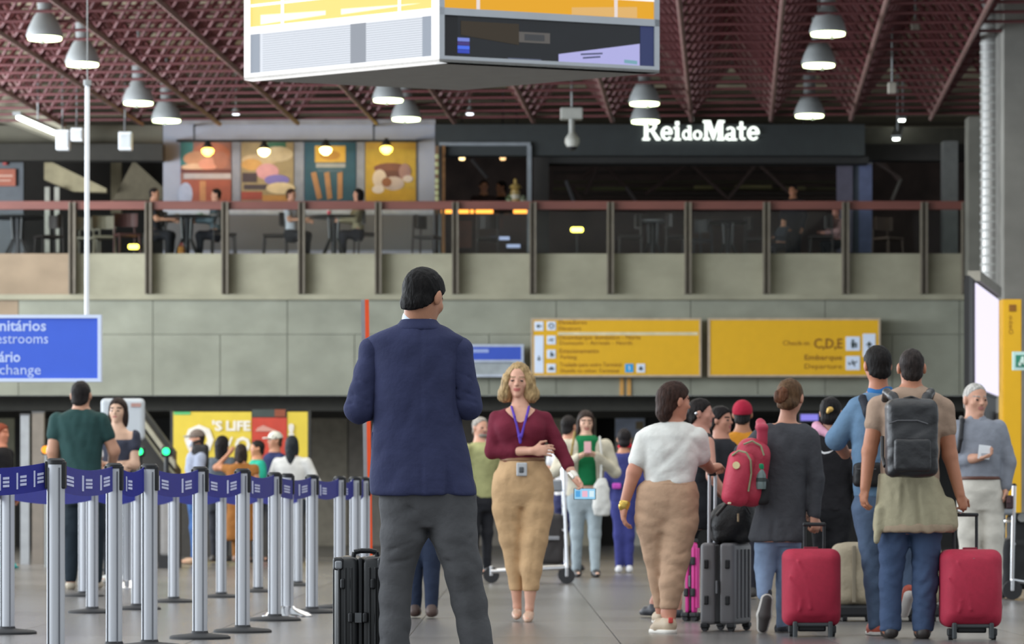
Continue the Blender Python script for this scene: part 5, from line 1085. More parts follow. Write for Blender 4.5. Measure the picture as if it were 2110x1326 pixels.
# ---- 1 man in the navy blazer (in focus, back view)
d = 14.25
sp = dict(d=d, h=2.3, hb=2.1, head=(873, 612, 113, 146, 20), neck=(862, 668, 0, 27), skin='b98468', brow='1d1714',
  torso=[(656, 838, 888, 30), (664, 826, 898, 36), (674, 806, 921, 44), (684, 779, 936, 49), (694, 757, 957, 54), (702, 755, 958, 57), (725, 764, 949, 62), (770, 767, 945, 66), (830, 768, 946, 66), (880, 767, 954, 64), (930, 765, 966, 66), (980, 762, 976, 72), (1012, 761, 982, 74), (1020, 765, 983, 74)],
  hips=[(975, 790, 972, 60), (1010, 785, 978, 64), (1045, 784, 982, 58), (1085, 792, 974, 42)], shrink=18,
  al=[(771, 722, 0, 24), (741, 842, -6, 25), (806, 826, 118, 19)], ar=[(942, 721, 0, 24), (963, 834, -4, 25), (884, 812, 122, 19)],
  ll=[(836, 1010, 0, 52), (831, 1100, -4, 46), (817, 1180, 4, 35), (813, 1270, 6, 31), (813, 1392, 0, 33)], lr=[(926, 1010, 0, 54), (936, 1100, -8, 47), (953, 1170, -8, 38), (968, 1245, 4, 35), (994, 1392, 10, 33)],
  fl=((812, 1412, -4), (806, 1412, 96), 42, 34), fr=((996, 1412, 4), (1008, 1412, 100), 42, 34),
  hl=((.9, .5, .3), (0, .4, 1), -1, .7), hr=((-.6, .7, .45), (0, .4, 1), 1, .7),
  shoe=paint('20191a', .3), hair=dict(c='110e0e', vol=.045, low=.06, cut=-.02, wa=.8, wl=12))
nav = cloth('363a58', .85, .25, 20)
spine = [(869, 672, -42), (869, 700, -57), (869, 760, -67), (869, 830, -67), (870, 900, -66), (871, 1020, -74)]
sp['shirt'] = dict(name='blazer', m=nav, l=0, r=0, g=5.5, k=2.5, wa=1.7, wl=52, seed=4, ax=(1, 1, .7), sm=1,
  post=[cone(V((a[0], a[1], a[2])), V((b[0], b[1], b[2])), 2.6, 2.6, 3, '-') for a, b in zip(spine, spine[1:])] +
       [rbox(V((922, 955, -72)), (2.0, 14, 72), 1, None, 2, '-'), cone(V((926, 882, -72)), V((931, 1040, -72)), 4, 14, 3, '-')] +
       [cone(V((a[0], a[1], a[2])), V((b[0], b[1], b[2])), 4.5, 4.5, 3, '-') for ln in ([(760, 699, -40), (772, 730, -38), (773, 800, -36), (773, 866, -34)], [(950, 697, -40), (941, 730, -38), (938, 800, -38), (941, 858, -36)]) for a, b in zip(ln, ln[1:])] +
       [cone(V((905, 878, -62)), V((950, 884, -42)), 2.4, 2.4, 3, '-')])
sp['pants'] = dict(m=cloth('545456', .85, .3, 18), wa=2.4, wl=44, seed=8, hem=1404, ops=[cone(V(a), V(b), 2.5, 1.5, 7, '-') for a, b in (((792, 1138, -34), (858, 1112, -44)), ((906, 1140, -38), (985, 1098, -40)), ((912, 1152, -38), (980, 1160, -34)), ((800, 1160, -34), (850, 1150, -32)), ((842, 1040, -52), (900, 1088, -46)), ((812, 1180, -42), (812, 1390, -34)), ((962, 1190, -44), (995, 1390, -24)))])
def ex1(hd):
    return [('jacket_collar', [loft([(658, 826, 899, 37, -2), (664, 823, 903, 40, -3), (674, 812, 914, 45, -3), (682, 804, 922, 46, -3)], 3), half(V((862, 662, 44)), (0, 1, .2))], nav),
            ('shirt_collar', [loft([(643, 832, 893, 31, 1), (650, 829, 896, 34, 1), (670, 826, 899, 37, 0)], 3)], cloth('d8e2ee', .7, .1, 30))]
sp['extra'] = []
root1, hd1 = person('man in navy blazer and grey trousers seen from behind, nearest the camera', sp, PH)
for key in ('al', 'ar'):
    ch = sp[key]; sg = -1 if key == 'al' else 1
    soft('sleeve', chain(ch, 4, 5.5)+[ell(V((ch[0][0]+sg*1, ch[0][1]+1, ch[0][2])), (29, 31, 28), None, 6), wrinkle(2.4, 40, 3+sg, (1.3, 1, .8))]+[cone(V(a), V(b), 2.4, 1.4, 5, '-') for a, b in (((ch[1][0]-24, ch[1][1]-34, -24), (ch[1][0]+18, ch[1][1]-16, -32)), ((ch[1][0]-22, ch[1][1]-12, -26), (ch[1][0]+22, ch[1][1]-2, -30)), ((ch[1][0]-16, ch[1][1]-64, -24), (ch[1][0]+16, ch[1][1]-50, -30)))], nav, root1, d, 1.9, 1)
for nm, ops, m in ex1(hd1): soft(nm, ops, m, root1, d, 1.8, 1)
for s_, (x, y) in enumerate(((768, 912),)):
    soft('jacket_pocket', [rbox(V((769, 908, -8)), (3, 14, 20), 2, None, 2)], nav, root1, d, 1.8, 1)
k = d/F; ph = thing('phone', 'dark phone in the hands of the man in the navy blazer', 'phone', P(846, 796, d+.31)); MB().cbox(P(846, 790, d+.32), (.075, .012, .145), .005, Matrix.Rotation(-.7, 3, 'X')).build('phone_body', M_black, ph); MB().cbox(P(846, 790, d+.313), (.066, .003, .13), .001, Matrix.Rotation(-.7, 3, 'X')).build('phone_screen', glow('9fb4d0', .5), ph)

# ---- 2 woman in burgundy (facing)
d = 22.4
sp = dict(d=d, h=2.0, hb=1.7, head=(1068, 783, 70, -6, 4, -2), neck=(1072, 834, 0, 14.5), nk=.85, skin='d2a088', lips='b86a62', brow='94785c', thin=.93,
  torso=[(838, 1048, 1094, 20), (845, 1030, 1112, 25), (855, 1015, 1127, 30), (872, 1013, 1128, 37, -3), (892, 1020, 1124, 40, -5), (915, 1027, 1122, 36, -3), (935, 1031, 1121, 33), (955, 1030, 1122, 35)],
  hips=[(944, 1032, 1121, 34), (956, 1029, 1124, 36), (985, 1019, 1136, 41), (1015, 1015, 1139, 40), (1045, 1017, 1137, 30)], shrink=2.6,
  al=[(1024, 862, 0, 14), (1014, 930, -8, 12), (1098, 929, -46, 8)], ar=[(1121, 863, 0, 14), (1152, 922, -4, 12), (1184, 985, -34, 8)],
  ll=[(1048, 990, 0, 33), (1047, 1050, 0, 31), (1055, 1110, 4, 25), (1061, 1165, 10, 19), (1066, 1250, 16, 11)], lr=[(1106, 990, 0, 33), (1107, 1050, -4, 32), (1101, 1110, -10, 27), (1095, 1165, -14, 22), (1091, 1252, -18, 11)],
  fl=((1066, 1268, 22), (1064, 1275, -20), 21, 10), fr=((1091, 1272, -10), (1086, 1281, -58), 22, 10),
  hl=((1, -.1, .05), (0, 1, -.2), 1, .4), hr=((.55, -.45, -.7), (-.5, -.3, -.3), -1, .75),
  shoe=paint('c9a48c', .35))
bur = cloth('6a2233', .85, .15, 40)
sp['shirt'] = dict(name='burgundy_top', m=bur, l=1.52, r=1.58, g=3.0, k=5, wa=.9, wl=22, seed=2, post=[cone(V((1072, 836, -36)), V((1072, 874, -50)), 38, 5, 3, '-'), cone(V((1072, 832, -10)), V((1072, 838, -24)), 19, 19, 4, '-')],
    ops=[ell(V((1046, 884, -26)), (20, 18, 18), None, 14), ell(V((1098, 884, -26)), (20, 18, 18), None, 14)])
tanc = cloth('c3a078', .85, .3, 22)
sp['pants'] = dict(m=tanc, wa=1.3, wl=30, seed=6, hem=1217, ops=[cone(V(a), V(b), 2, 1.2, 5, '-') for a, b in (((1050, 962, -40), (1046, 1050, -38)), ((1104, 962, -40), (1106, 1050, -42)), ((1075, 955, -41), (1077, 1015, -44)), ((1046, 1050, -33), (1060, 1200, -10)), ((1108, 1050, -38), (1093, 1205, -36)), ((1056, 960, -40), (1040, 1020, -40)), ((1100, 1010, -46), (1122, 975, -38)))])
root2, hd2 = person('woman in burgundy top and tan trousers walking towards the camera', sp, PH)
soft('belt', [loft([(942, 1030, 1123, 36), (951, 1029, 1124, 37)], 2), half(V((0, 942, 0)), (0, 0, 1))], paint('8a6648', .5), root2, d, 1.6, 1)
curl = [hd2.e((0, -.06, .12), (.36, .42, .42)), hd2.e((-.31, .02, -.12), (.20, .30, .36), .1), hd2.e((.31, -.0, -.12), (.20, .30, .36), .1), hd2.e((-.38, -.02, -.42), (.22, .28, .26), .1), hd2.e((.40, -.02, -.40), (.24, .28, .26), .1), hd2.e((0, -.22, -.3), (.46, .22, .42), .1)]
for i in range(26):
    a = random.uniform(0, 6.28); z_ = random.uniform(-.6, .15); r_ = .43+.12*max(0, -z_)
    if math.cos(a) > .35: continue
    curl.append(hd2.e((r_*math.sin(a), r_*.6*math.cos(a)*1.0, z_), (.09, .09, .10), .04))
curl += [hd2.e((0, .36, -.10), (.255, .40, .43), .04, '-'), hd2.e((-.04, .38, .12), (.2, .25, .22), .06, '-'), wrinkle(1.3, 9, 3, (1, 1, .5))]
soft('hair', curl, hairm('a58a62'), root2, d, 1.5, 0)
lan = cloth('5a3fa8', .6, .1)
o = soft('lanyard', chain([(1054, 838, -18, 2.6), (1060, 858, -36, 2.6), (1070, 900, -47, 3)], 2)+chain([(1090, 838, -18, 2.6), (1085, 858, -36, 2.6), (1074, 900, -47, 3)], 2)+chain([(1071, 900, -46, 4), (1072, 912, -46, 3)], 2), lan, root2, d, 1.3, 0)
soft('badge', [rbox(V((1075, 967, -46)), (11, 2.5, 14), 2)], cloth('b4b6b8', .4, .0), root2, d, 1.3, 0); soft('badge_photo', [rbox(V((1074, 968, -49)), (5, 1.5, 6), 1)], cloth('55585c', .4, .0), root2, d, 1.2, 0)
soft('watch', [cone(V((1178, 976, -30)), V((1184, 983, -34)), 9.5, 9.3, 2)], paint('d9d4c8', .25, metal=.6), root2, d, 1.4, 0)
ph = thing('phone', 'phone with a bright blue and pink screen held by the woman in burgundy', 'phone', P(1205, 1017, d-.2)); c = P(1205, 1017, d-.19)
MB().cbox(c, (.146, .012, .075), .006).build('phone_body', M_black, ph); MB().cbox(c-Vector((0, .0075, 0)), (.136, .003, .068), .001).build('phone_screen', glow('8fc8e8', .85), ph)
for x, w_, cc in ((-.045, .03, '4f9fd8'), (.0, .035, 'e8b4c8'), (.045, .03, 'd6ecf4')): MB().box(c+Vector((x, -.010, .0)), (w_, .002, .04)).build('screen_image_or_reflection', glow(cc, .8), ph)

# ---- 3 woman in the white tee (back view, face to the right)
d = 20.35
sp = dict(d=d, h=2.0, hb=1.8, head=(1390, 826, 77, 118, 6), neck=(1384, 872, 0, 15), nk=.85, skin='b98068', brow='2c1e18',
  torso=[(868, 1364, 1408, 18), (873, 1346, 1424, 26), (882, 1330, 1436, 31), (898, 1321, 1444, 37), (925, 1322, 1444, 40), (955, 1325, 1440, 38), (980, 1328, 1433, 37), (996, 1330, 1431, 38)],
  hips=[(984, 1332, 1429, 36), (1005, 1321, 1434, 42), (1035, 1313, 1438, 45), (1062, 1313, 1438, 38), (1090, 1318, 1434, 28)], shrink=2.8,
  al=[(1331, 904, 0, 17), (1306, 972, -6, 15), (1285, 1042, -10, 9.5)], ar=[(1437, 902, 0, 16), (1447, 946, 18, 15), (1468, 966, 52, 9.5)],
  ll=[(1347, 1020, 0, 36), (1346, 1075, 2, 36), (1352, 1140, 14, 26), (1358, 1195, 26, 19), (1364, 1256, 36, 14)], lr=[(1400, 1020, 0, 38), (1398, 1080, -4, 38), (1392, 1145, -10, 29), (1383, 1205, -12, 24), (1377, 1262, -14, 18)],
  fl=((1364, 1282, 36), (1356, 1284, 86), 27, 18), fr=((1379, 1298, -26), (1350, 1303, 26), 33, 22),
  hl=((-.02, .1, -1), (1, .2, 0), -1, .45), hr=((.6, .6, .3), (-.2, .2, -1), 1, 1.1), shoe=paint('b7a48c', .6), sole=paint('d8d2c8', .6))
sp['shirt'] = dict(name='white_tee', m=cloth('d9d8d2', .85, .3, 16), l=.62, r=.80, g=5.5, wa=2.0, wl=30, seed=9, post=[cone(V(a), V(b), 1.5, 1.0, 5, '-') for a, b in (((1345, 960, -40), (1400, 930, -44)), ((1350, 978, -38), (1420, 962, -40)), ((1360, 925, -42), (1405, 900, -40)), ((1335, 990, -36), (1380, 975, -40)), ((1330, 930, -34), (1338, 985, -34)))])
sp['pants'] = dict(m=cloth('b4947a', .85, .3, 20), wa=1.6, wl=28, seed=5, hem=1254, ops=[cone(V(a), V(b), 1.6, 1.0, 5, '-') for a, b in (((1380, 1005, -46), (1374, 1075, -46)), ((1374, 1075, -40), (1420, 1092, -44)), ((1374, 1075, -40), (1335, 1096, -38)), ((1372, 1150, -34), (1415, 1135, -34)), ((1370, 1165, -34), (1405, 1160, -34)))])
sp['hair'] = dict(c='33221c', vol=.05, low=.12, back=.02, add=lambda h: [h.e((-.02, -.30, -.28), (.26, .22, .34), .1), h.e((0, -.20, .02), (.34, .34, .36), .08)])
root3, hd3 = person('woman in white tee and beige trousers walking away, gold watch on her wrist', sp, PH)
soft('watch', [cone(V((1287, 1037, -10)), V((1285, 1043, -10)), 11.5, 11.3, 2), ell(V((1279, 1042, -16)), (5, 5, 7), None, 2)], paint('d8b45a', .25, metal=.8), root3, d, 1.4, 0)
soft('heel_tab', [rbox(V((1380, 1276, -44)), (5, 3, 6), 2)], paint('c03a34', .5), root3, d, 1.4, 0)
soft('waistband', [loft([(993, 1327, 1432, 39), (1001, 1324, 1434, 41)], 2)], cloth('b4947a', .85, .3, 20), root3, d, 1.8, 0)

# ---- 4 woman in the grey tunic
sp = dict(d=d, h=2.0, hb=1.9, head=(1628, 819, 74, 158, 8), neck=(1622, 868, 0, 15), nk=.85, skin='c08c74', brow='4a3626',
  torso=[(872, 1584, 1660, 20), (877, 1572, 1670, 26), (888, 1560, 1678, 32), (905, 1562, 1676, 36), (940, 1566, 1668, 38), (985, 1566, 1662, 37), (1035, 1560, 1660, 40), (1080, 1548, 1660, 44), (1108, 1541, 1658, 46), (1116, 1546, 1654, 46)],
  hips=[(1040, 1570, 1655, 36), (1075, 1566, 1655, 38), (1100, 1562, 1652, 32), (1125, 1566, 1648, 24)], shrink=3,
  al=[(1572, 898, 0, 17), (1533, 932, 22, 14), (1560, 968, 66, 9.5)], ar=[(1668, 902, 0, 17), (1681, 985, -2, 14), (1676, 1062, -12, 9.5)],
  ll=[(1588, 1070, 0, 30), (1581, 1120, 0, 25), (1577, 1165, 8, 22), (1572, 1222, -16, 14)], lr=[(1626, 1070, 0, 30), (1624, 1130, 12, 24), (1619, 1200, 20, 18), (1614, 1288, 22, 13)],
  fl=((1578, 1230, -16), (1570, 1292, 4), 26, 6), fr=((1616, 1306, 20), (1612, 1306, 68), 28, 18), flat_fl=False,
  hl=((.4, .8, .2), (0, .3, 1), -1, .8), hr=((.15, -.25, -1), (-.6, .8, 0), 1, 1.1), shoe=paint('2c3038', .6), sole=paint('3a3634', .7))
tun = cloth('4a4b4f', .9, .3, 26)
sp['shirt'] = dict(name='grey_tunic', m=tun, l=2, r=1.96, g=3.5, wa=1.6, wl=34, seed=11, ax=(1.4, 1, .5), post=[cone(V(a), V(b), 1.5, 4, 6, '-') for a, b in (((1600, 1010, -42), (1586, 1120, -48)), ((1632, 1000, -42), (1636, 1120, -48)), ((1650, 960, -36), (1652, 1110, -42)), ((1572, 1040, -38), (1560, 1110, -46)))])
sp['pants'] = dict(name='jeans', m=cloth('8396b2', .85, .3, 18), wa=1.0, wl=24, seed=7, ops=[])
sp['hair'] = dict(c='57402c', vol=.04, low=.06, ears=True, add=lambda h: [h.e((.10, -.50, -.02), (.19, .15, .20), .04), h.e((.02, -.42, .14), (.16, .14, .15), .05), h.e((-.06, -.40, -.22), (.2, .16, .16), .08)])
root4, hd4 = person('woman in grey tunic with hair in a bun, walking away with a red backpack', sp, PH)
soft('hair_bun', [hd4.e((.10, -.54, -.04), (.20, .13, .19)), hd4.e((.03, -.56, .10), (.13, .10, .11), .04), hd4.e((.18, -.52, -.14), (.10, .10, .10), .04), wrinkle(1.2, 9, 3)], hairm('5e3c2a'), root4, d, 1.4, 0)
soft('midsole', [cone(V((1578, 1234, -26)), V((1573, 1266, -22)), 13, 16, 3), cone(V((1573, 1266, -22)), V((1570, 1293, -14)), 16, 12, 3), half(V((0, 0, -34)), (0, -1, 0))], paint('c9c4bc', .6), root4, d, 1.5, 0)
soft('outsole', [cone(V((1578, 1234, -31)), V((1573, 1266, -29)), 10, 13, 3), cone(V((1573, 1266, -29)), V((1570, 1292, -21)), 13, 9.5, 3)], paint('45403e', .7), root4, d, 1.5, 0)

# ---- 5 man in the denim shirt
d = 19.9
sp = dict(d=d, h=2.1, hb=2.0, head=(1808, 752, 76, 193, 4), neck=(1810, 806, 0, 18), skin='b97c60', brow='1c1614',
  torso=[(808, 1784, 1838, 22), (816, 1768, 1850, 30), (832, 1754, 1862, 36), (860, 1752, 1868, 42), (910, 1754, 1870, 44), (960, 1757, 1868, 42), (1000, 1759, 1866, 43), (1024, 1760, 1866, 44)],
  hips=[(1005, 1762, 1860, 40), (1040, 1761, 1862, 42), (1080, 1766, 1862, 30)], shrink=3,
  al=[(1768, 842, 0, 20), (1724, 904, 14, 17), (1748, 934, 66, 11)], ar=[(1852, 842, 0, 20), (1880, 910, 16, 17), (1850, 940, 72, 11)],
  ll=[(1786, 1050, 0, 32), (1795, 1125, 0, 24), (1801, 1200, 0, 20), (1806, 1288, -2, 17)], lr=[(1838, 1050, 0, 32), (1858, 1120, 14, 24), (1868, 1170, 10, 19), (1870, 1216, -16, 14)],
  fl=((1808, 1306, -6), (1800, 1307, 56), 30, 20), fr=((1870, 1226, -22), (1864, 1262, 10), 28, 5), flat_fr=False,
  hl=((.6, .6, .2), (.3, .2, -1), -1, .8), hr=((-.5, .7, .2), (-.3, .2, -1), 1, .8), shoe=paint('c05a44', .6), sole=paint('d4cfc8', .6))
den = cloth('637f9a', .85, .3, 18)
sp['shirt'] = dict(name='denim_shirt', m=den, l=1.08, r=1.08, g=5, wa=1.4, wl=28, seed=12)
sp['pants'] = dict(name='jeans', m=cloth('55667e', .85, .3, 18), wa=1.3, wl=26, seed=13, hem=1297)
sp['hair'] = dict(c='1a1716', vol=.045, low=.08)
root5, hd5 = person('man in blue denim shirt with a dark shoulder strap, behind the brown tee', sp, PH)
soft('shirt_collar', [loft([(796, 1789, 1838, 20), (802, 1788, 1840, 23), (814, 1782, 1844, 27)], 3)], cloth('2f6aa4', .8, .2), root5, d, 1.8)
soft('shoulder_strap', chain([(1780, 818, 30, 9), (1776, 822, -20, 9), (1782, 850, -46, 9), (1800, 900, -50, 9)], 4), cloth('2b2e36', .7), root5, d, 1.8)
bg_ = thing('waist_bag', 'black bag at the hip of the man in the denim shirt', 'bag', P(1784, 1002, d-.1)); soft('bag_body', [rbox(V((1784, 978, -42)), (30, 18, 25), 10), wrinkle(1, 20, 3)], mat('black_bag_small', '18181b', .6), bg_, d, 1.9); MB().cbox(P(1784, 966, d-.175), (.12, .006, .008), .002).build('zip', paint('55565a', .4), bg_)

# ---- 6 man in the brown tee
d = 19.45
sp = dict(d=d, h=2.1, hb=1.9, head=(1878, 757, 77, 180, 0), neck=(1878, 806, 0, 20), skin='b47a5e', brow='2c2420',
  torso=[(796, 1852, 1905, 22), (802, 1840, 1916, 28), (812, 1816, 1938, 36), (826, 1806, 1947, 42), (850, 1808, 1946, 46), (900, 1814, 1938, 46), (950, 1816, 1934, 44), (1000, 1815, 1936, 46), (1030, 1813, 1940, 48)],
  hips=[(1020, 1815, 1937, 44), (1060, 1812, 1940, 46), (1100, 1815, 1936, 32)], shrink=3,
  al=[(1810, 838, 0, 19), (1791, 930, -4, 15.5), (1781, 1004, -16, 10.5)], ar=[(1944, 842, 0, 19), (1957, 938, -2, 15.5), (1976, 1018, -14, 10.5)],
  ll=[(1842, 1070, 0, 33), (1840, 1130, 0, 28), (1836, 1200, 6, 23), (1835, 1292, 2, 22)], lr=[(1906, 1070, 0, 34), (1908, 1130, 0, 29), (1906, 1200, -4, 26), (1901, 1294, -6, 22)],
  fl=((1836, 1313, -8), (1832, 1313, 56), 32, 22), fr=((1901, 1315, -14), (1904, 1315, 52), 34, 22),
  hl=((-.1, .05, -1), (1, .5, 0), -1, .5), hr=((.3, 0, -1), (-.6, .8, 0), 1, 1.0), shoe=paint('2e2826', .5))
tee = cloth('a28a78', .9, .3, 18)
sp['shirt'] = dict(name='brown_tee', m=tee, l=.38, r=.44, g=4, wa=1.0, wl=30, seed=14)
sp['pants'] = dict(name='jeans', m=cloth('40506c', .85, .35, 16), wa=2.0, wl=26, seed=15, hem=1300)
sp['hair'] = dict(c='2c2523', vol=.012, low=.04)
root6, hd6 = person('man in brown tee with a jacket tied round his waist, pulling a red suitcase', sp, PH)
kh = cloth('a29a80', .9, .35, 18)
soft('tied_jacket', [loft([(976, 1811, 1928, 50), (990, 1810, 1936, 54), (1020, 1806, 1946, 58), (1055, 1802, 1962, 62), (1080, 1799, 1970, 64), (1092, 1800, 1966, 62)], 4), cone(V((1812, 1050, -30)), V((1803, 1114, -34)), 13, 6, 8), half(V((1885, 1086, 0)), (.10, 0, -1)) if False else cone(V((1950, 1040, -20)), V((1962, 1082, -24)), 16, 10, 8),
     wrinkle(1.6, 26, 6, (2, 1, .35))]+[cone(V((a, 1000, -54)), V((b, 1088, -66)), 2, 5, 6, '-') for a, b in ((1832, 1822), (1856, 1850), (1884, 1888), (1908, 1918), (1926, 1944))], kh, root6, d, 2.0, 1)
soft('jacket_hem', [loft([(1078, 1799, 1971, 64), (1092, 1800, 1968, 64), (1096, 1803, 1964, 62)], 3), wrinkle(1.6, 26, 6, (2, 1, .35))], cloth('a3907a', .9, .3), root6, d, 2.0, 1)
soft('ring', [cone(V((1972, 1052, -24)), V((1976, 1054, -24)), 4, 4, 1)], M_chrome, root6, d, 1.2, 0)

# ---- 7 grey-haired man (facing)
d = 24.6
sp = dict(d=d, h=1.9, hb=1.6, head=(2010, 823, 67, 22, 3), neck=(2008, 862, 0, 16), skin='c99880', lips='b0746a', brow='9a9690',
  torso=[(862, 1984, 2034, 20), (868, 1972, 2050, 26), (880, 1962, 2060, 32), (905, 1962, 2064, 38), (940, 1967, 2063, 40), (975, 1973, 2061, 38), (988, 1975, 2061, 38)],
  hips=[(982, 1976, 2060, 36), (1010, 1976, 2062, 38), (1050, 1980, 2062, 26)], shrink=2.6,
  al=[(1970, 884, 0, 16), (1966, 950, -6, 13), (2006, 944, -46, 9)], ar=[(2056, 884, 0, 16), (2078, 950, 6, 13), (2071, 1004, -2, 9)],
  ll=[(1998, 1030, 0, 27), (1998, 1100, 0, 23), (1997, 1170, 0, 19), (1996, 1245, 0, 17)], lr=[(2042, 1030, 0, 27), (2045, 1100, 0, 23), (2046, 1170, 0, 19), (2047, 1245, 0, 17)],
  fl=((1996, 1257, 6), (1990, 1259, -44), 25, 18), fr=((2047, 1257, 6), (2052, 1259, -44), 25, 18),
  hl=((.95, -.1, .15), (0, -.2, 1), 1, .7), hr=((0, -.1, -1), (-1, 0, 0), -1, .8), shoe=paint('4a3a30', .5))
sh7 = cloth('8a8e98', .8, .3, 20)
sp['shirt'] = dict(name='grey_blue_shirt', m=sh7, l=1.55, r=1.95, g=3.6, wa=1.2, wl=26, seed=21)
sp['pants'] = dict(m=cloth('d2cdc2', .85, .25, 18), wa=1.0, wl=26, seed=22, hem=1250)
sp['hair'] = dict(c='b8b4ae', vol=.018, low=.05, cut=-.07, wa=.5)
root7, hd7 = person('grey-haired man in grey-blue shirt and pale trousers, walking towards the camera at right', sp, PH)
soft('collar', [loft([(855, 1992, 2027, 19), (860, 1988, 2032, 22), (868, 1982, 2040, 26)], 3), cone(V((2009, 858, -22)), V((2010, 872, -32)), 7, 2, 2, '-')], sh7, root7, d, 1.6)
soft('belt', [loft([(981, 1974, 2061, 39), (988, 1974, 2061, 40)], 2)], paint('5a3528', .5), root7, d, 1.5, 0)
soft('shoulder_strap', chain([(1982, 860, 10, 5), (1979, 866, -28, 5), (1974, 905, -38, 5), (1970, 930, -34, 5)], 3), paint('1c1c20', .6), root7, d, 1.5, 0)
pp = thing('paper', 'small white paper held by the grey-haired man', 'paper', P(2028, 945, d-.2)); MB().cbox(P(2028, 931, d-.2), (.085, .004, .10), .001, Matrix.Rotation(.12, 3, 'Y')).build('sheet', paint('e3e6ea', .6), pp); MB().box(P(2029, 936, d-.204), (.05, .001, .02)).build('printed_area', paint('aeb3ba', .6), pp)
nb = thing('folder', 'dark folded leather folder in the lowered hand of the grey-haired man', 'folder', P(2076, 1045, d)); MB().cbox(P(2078, 1034, d-.02), (.05, .16, .10), .012).build('cover', paint('3a2428', .5), nb); MB().cbox(P(2078, 1030, d-.10), (.03, .01, .04), .003).build('flap', paint('55383a', .5), nb)

# ---- 8 man in the green tee
d = CH*F/(1214-HY)
sp = dict(d=d, h=1.9, hb=1.8, head=(167, 814, 58, 172, 0), neck=(167, 848, 0, 15), skin='b98a70', brow='1c1816',
  torso=[(842, 148, 187, 18), (848, 134, 198, 24), (858, 114, 212, 29), (872, 112, 214, 33), (905, 122, 212, 34), (945, 127, 209, 33), (985, 129, 209, 34), (1000, 131, 208, 34)],
  hips=[(985, 132, 208, 32), (1010, 131, 212, 34), (1040, 132, 214, 34)], shrink=2.5,
  al=[(118, 866, 0, 14), (109, 930, -4, 12), (116, 990, 10, 8)], ar=[(208, 866, 0, 14), (234, 928, 6, 12), (224, 966, 46, 8)],
  ll=[(152, 1020, 0, 22), (148, 1090, 0, 18), (146, 1190, 0, 13)], lr=[(192, 1020, 0, 23), (198, 1090, 0, 18), (197, 1190, 0, 14)],
  fl=((146, 1213, -2), (142, 1214, 34), 22, 14), fr=((196, 1211, -2), (202, 1212, 34), 22, 14), hl=((.3, .2, -1), (1, 0, 0), -1, .5), hr=((-.7, .5, 0), (0, .3, 1), 1, .7), shoe=paint('b4a894', .6))
sp['shirt'] = dict(name='green_tee', m=cloth('2b4644', .85, .3, 16), l=.46, r=.5, g=3.5, wa=1.2, wl=24, seed=31, ax=(1.6, 1, .5))
sp['pants'] = dict(m=cloth('232c33', .85, .2, 18), wa=.8, wl=22, hem=1202)
sp['hair'] = dict(c='221e1d', vol=.025, low=.06)
person('man in dark green tee seen from behind, at left beyond the belts', sp, PH)

# ---- figures in the default pose, tuned per person
def fig(label, d_, cx, top, yaw, shirt, pants, hair, shoe, hairc, skinc='bd8a70', foot=None, sl=2, sr=2, shirt_name='shirt', group=PH, base=None, hkw=None, post=None, ops=None, mod=None, plen=2, **kw):
    foot = foot if foot is not None else HY+CH*F/d_
    hk = dict(hair or {}); sp = figure(d_, cx, top, foot, yaw, **kw); H = sp['H']; sp['skin'] = skinc; sp['brow'] = hairc
    if base is not None: sp['base'] = base
    if mod: mod(sp)
    sp['shirt'] = dict(name=shirt_name, m=cloth(shirt), l=sl, r=sr, g=.010*H, wa=.0022*H, wl=.06*H, seed=int(cx) % 50, post=post(sp) if post else [], ops=ops(sp) if ops else [])
    sp['pants'] = dict(m=cloth(pants), wa=.002*H, wl=.06*H, seed=int(cx) % 37, len=plen)
    sp['hair'] = dict(c=hairc, vol=hk.get('vol', .04), low=hk.get('low', .08), cut=hk.get('cut', 0), ears=hk.get('ears', True), back=hk.get('back', 0), add=hk.get('add')); sp['shoe'] = paint(shoe, .5)
    r, h_ = person(label, sp, group); return r, h_, sp
longh = lambda lw=.42, ln=-.75, fr=.05: dict(ears=False, vol=.05, add=lambda h: [h.e((-.30, fr-.1, -.25), (.13, .2, .45), .08), h.e((.30, fr-.1, -.25), (.13, .2, .45), .08), cone(h.pt(0, -.28, -.05), h.pt(0, -.30, ln), lw*.75*h.hh, lw*.62*h.hh, .1*h.hh)])
bun = lambda b=.5, z=.1: dict(vol=.035, add=lambda h: [h.e((0, -b, z), (.17, .16, .17), .04)])
pony = dict(vol=.035, add=lambda h: [h.e((0, -.46, .12), (.13, .13, .13), .05), cone(h.pt(0, -.5, .1), h.pt(.03, -.52, -.55), .13*h.hh, .07*h.hh, .06*h.hh)])
def coat(o): return o
# girl with crossed arms, left
X = fig('long-haired woman with crossed arms facing the man in the green tee', 33.0, 243, 819, -12, '3a3c48', '26272c', longh(.36, -.62), 'c8c8c4', '2a1f1b', 'cba58c', sl=.35, sr=.35, wf=.82,
    arms={'l': ((.125, .02, .37), (-.04, .12, .385)), 'r': ((.125, .02, .36), (-.05, .11, .36))}, hands={'l': ((1, -.1, .1), (0, 1, 0), 1, .5), 'r': ((-1, -.1, .1), (0, 1, 0), -1, .5)}, post=lambda s: [loft([(s['torso'][0][0]-4, s['neck'][0]-.08*s['H'], s['neck'][0]+.08*s['H'], .2*s['H']), (s['torso'][3][0]+.004*s['H'], s['neck'][0]-.075*s['H'], s['neck'][0]+.085*s['H'], .2*s['H'])], 2, mode='-')])
soft('white_under_top', [rbox(V((212, 924, -6)), (9, 10, 20), 7), wrinkle(.8, 9, 2)], cloth('d4d0cc'), X[0], 33.0, 1.3)
# person cut by the left edge
fig('person with reddish hair in black top at the far left edge', 41.0, 2, 872, 70, '1b1a1c', '2a2a2c', dict(vol=.05, ears=False), '2a8f8c', '7a3a26', 'b8785e')
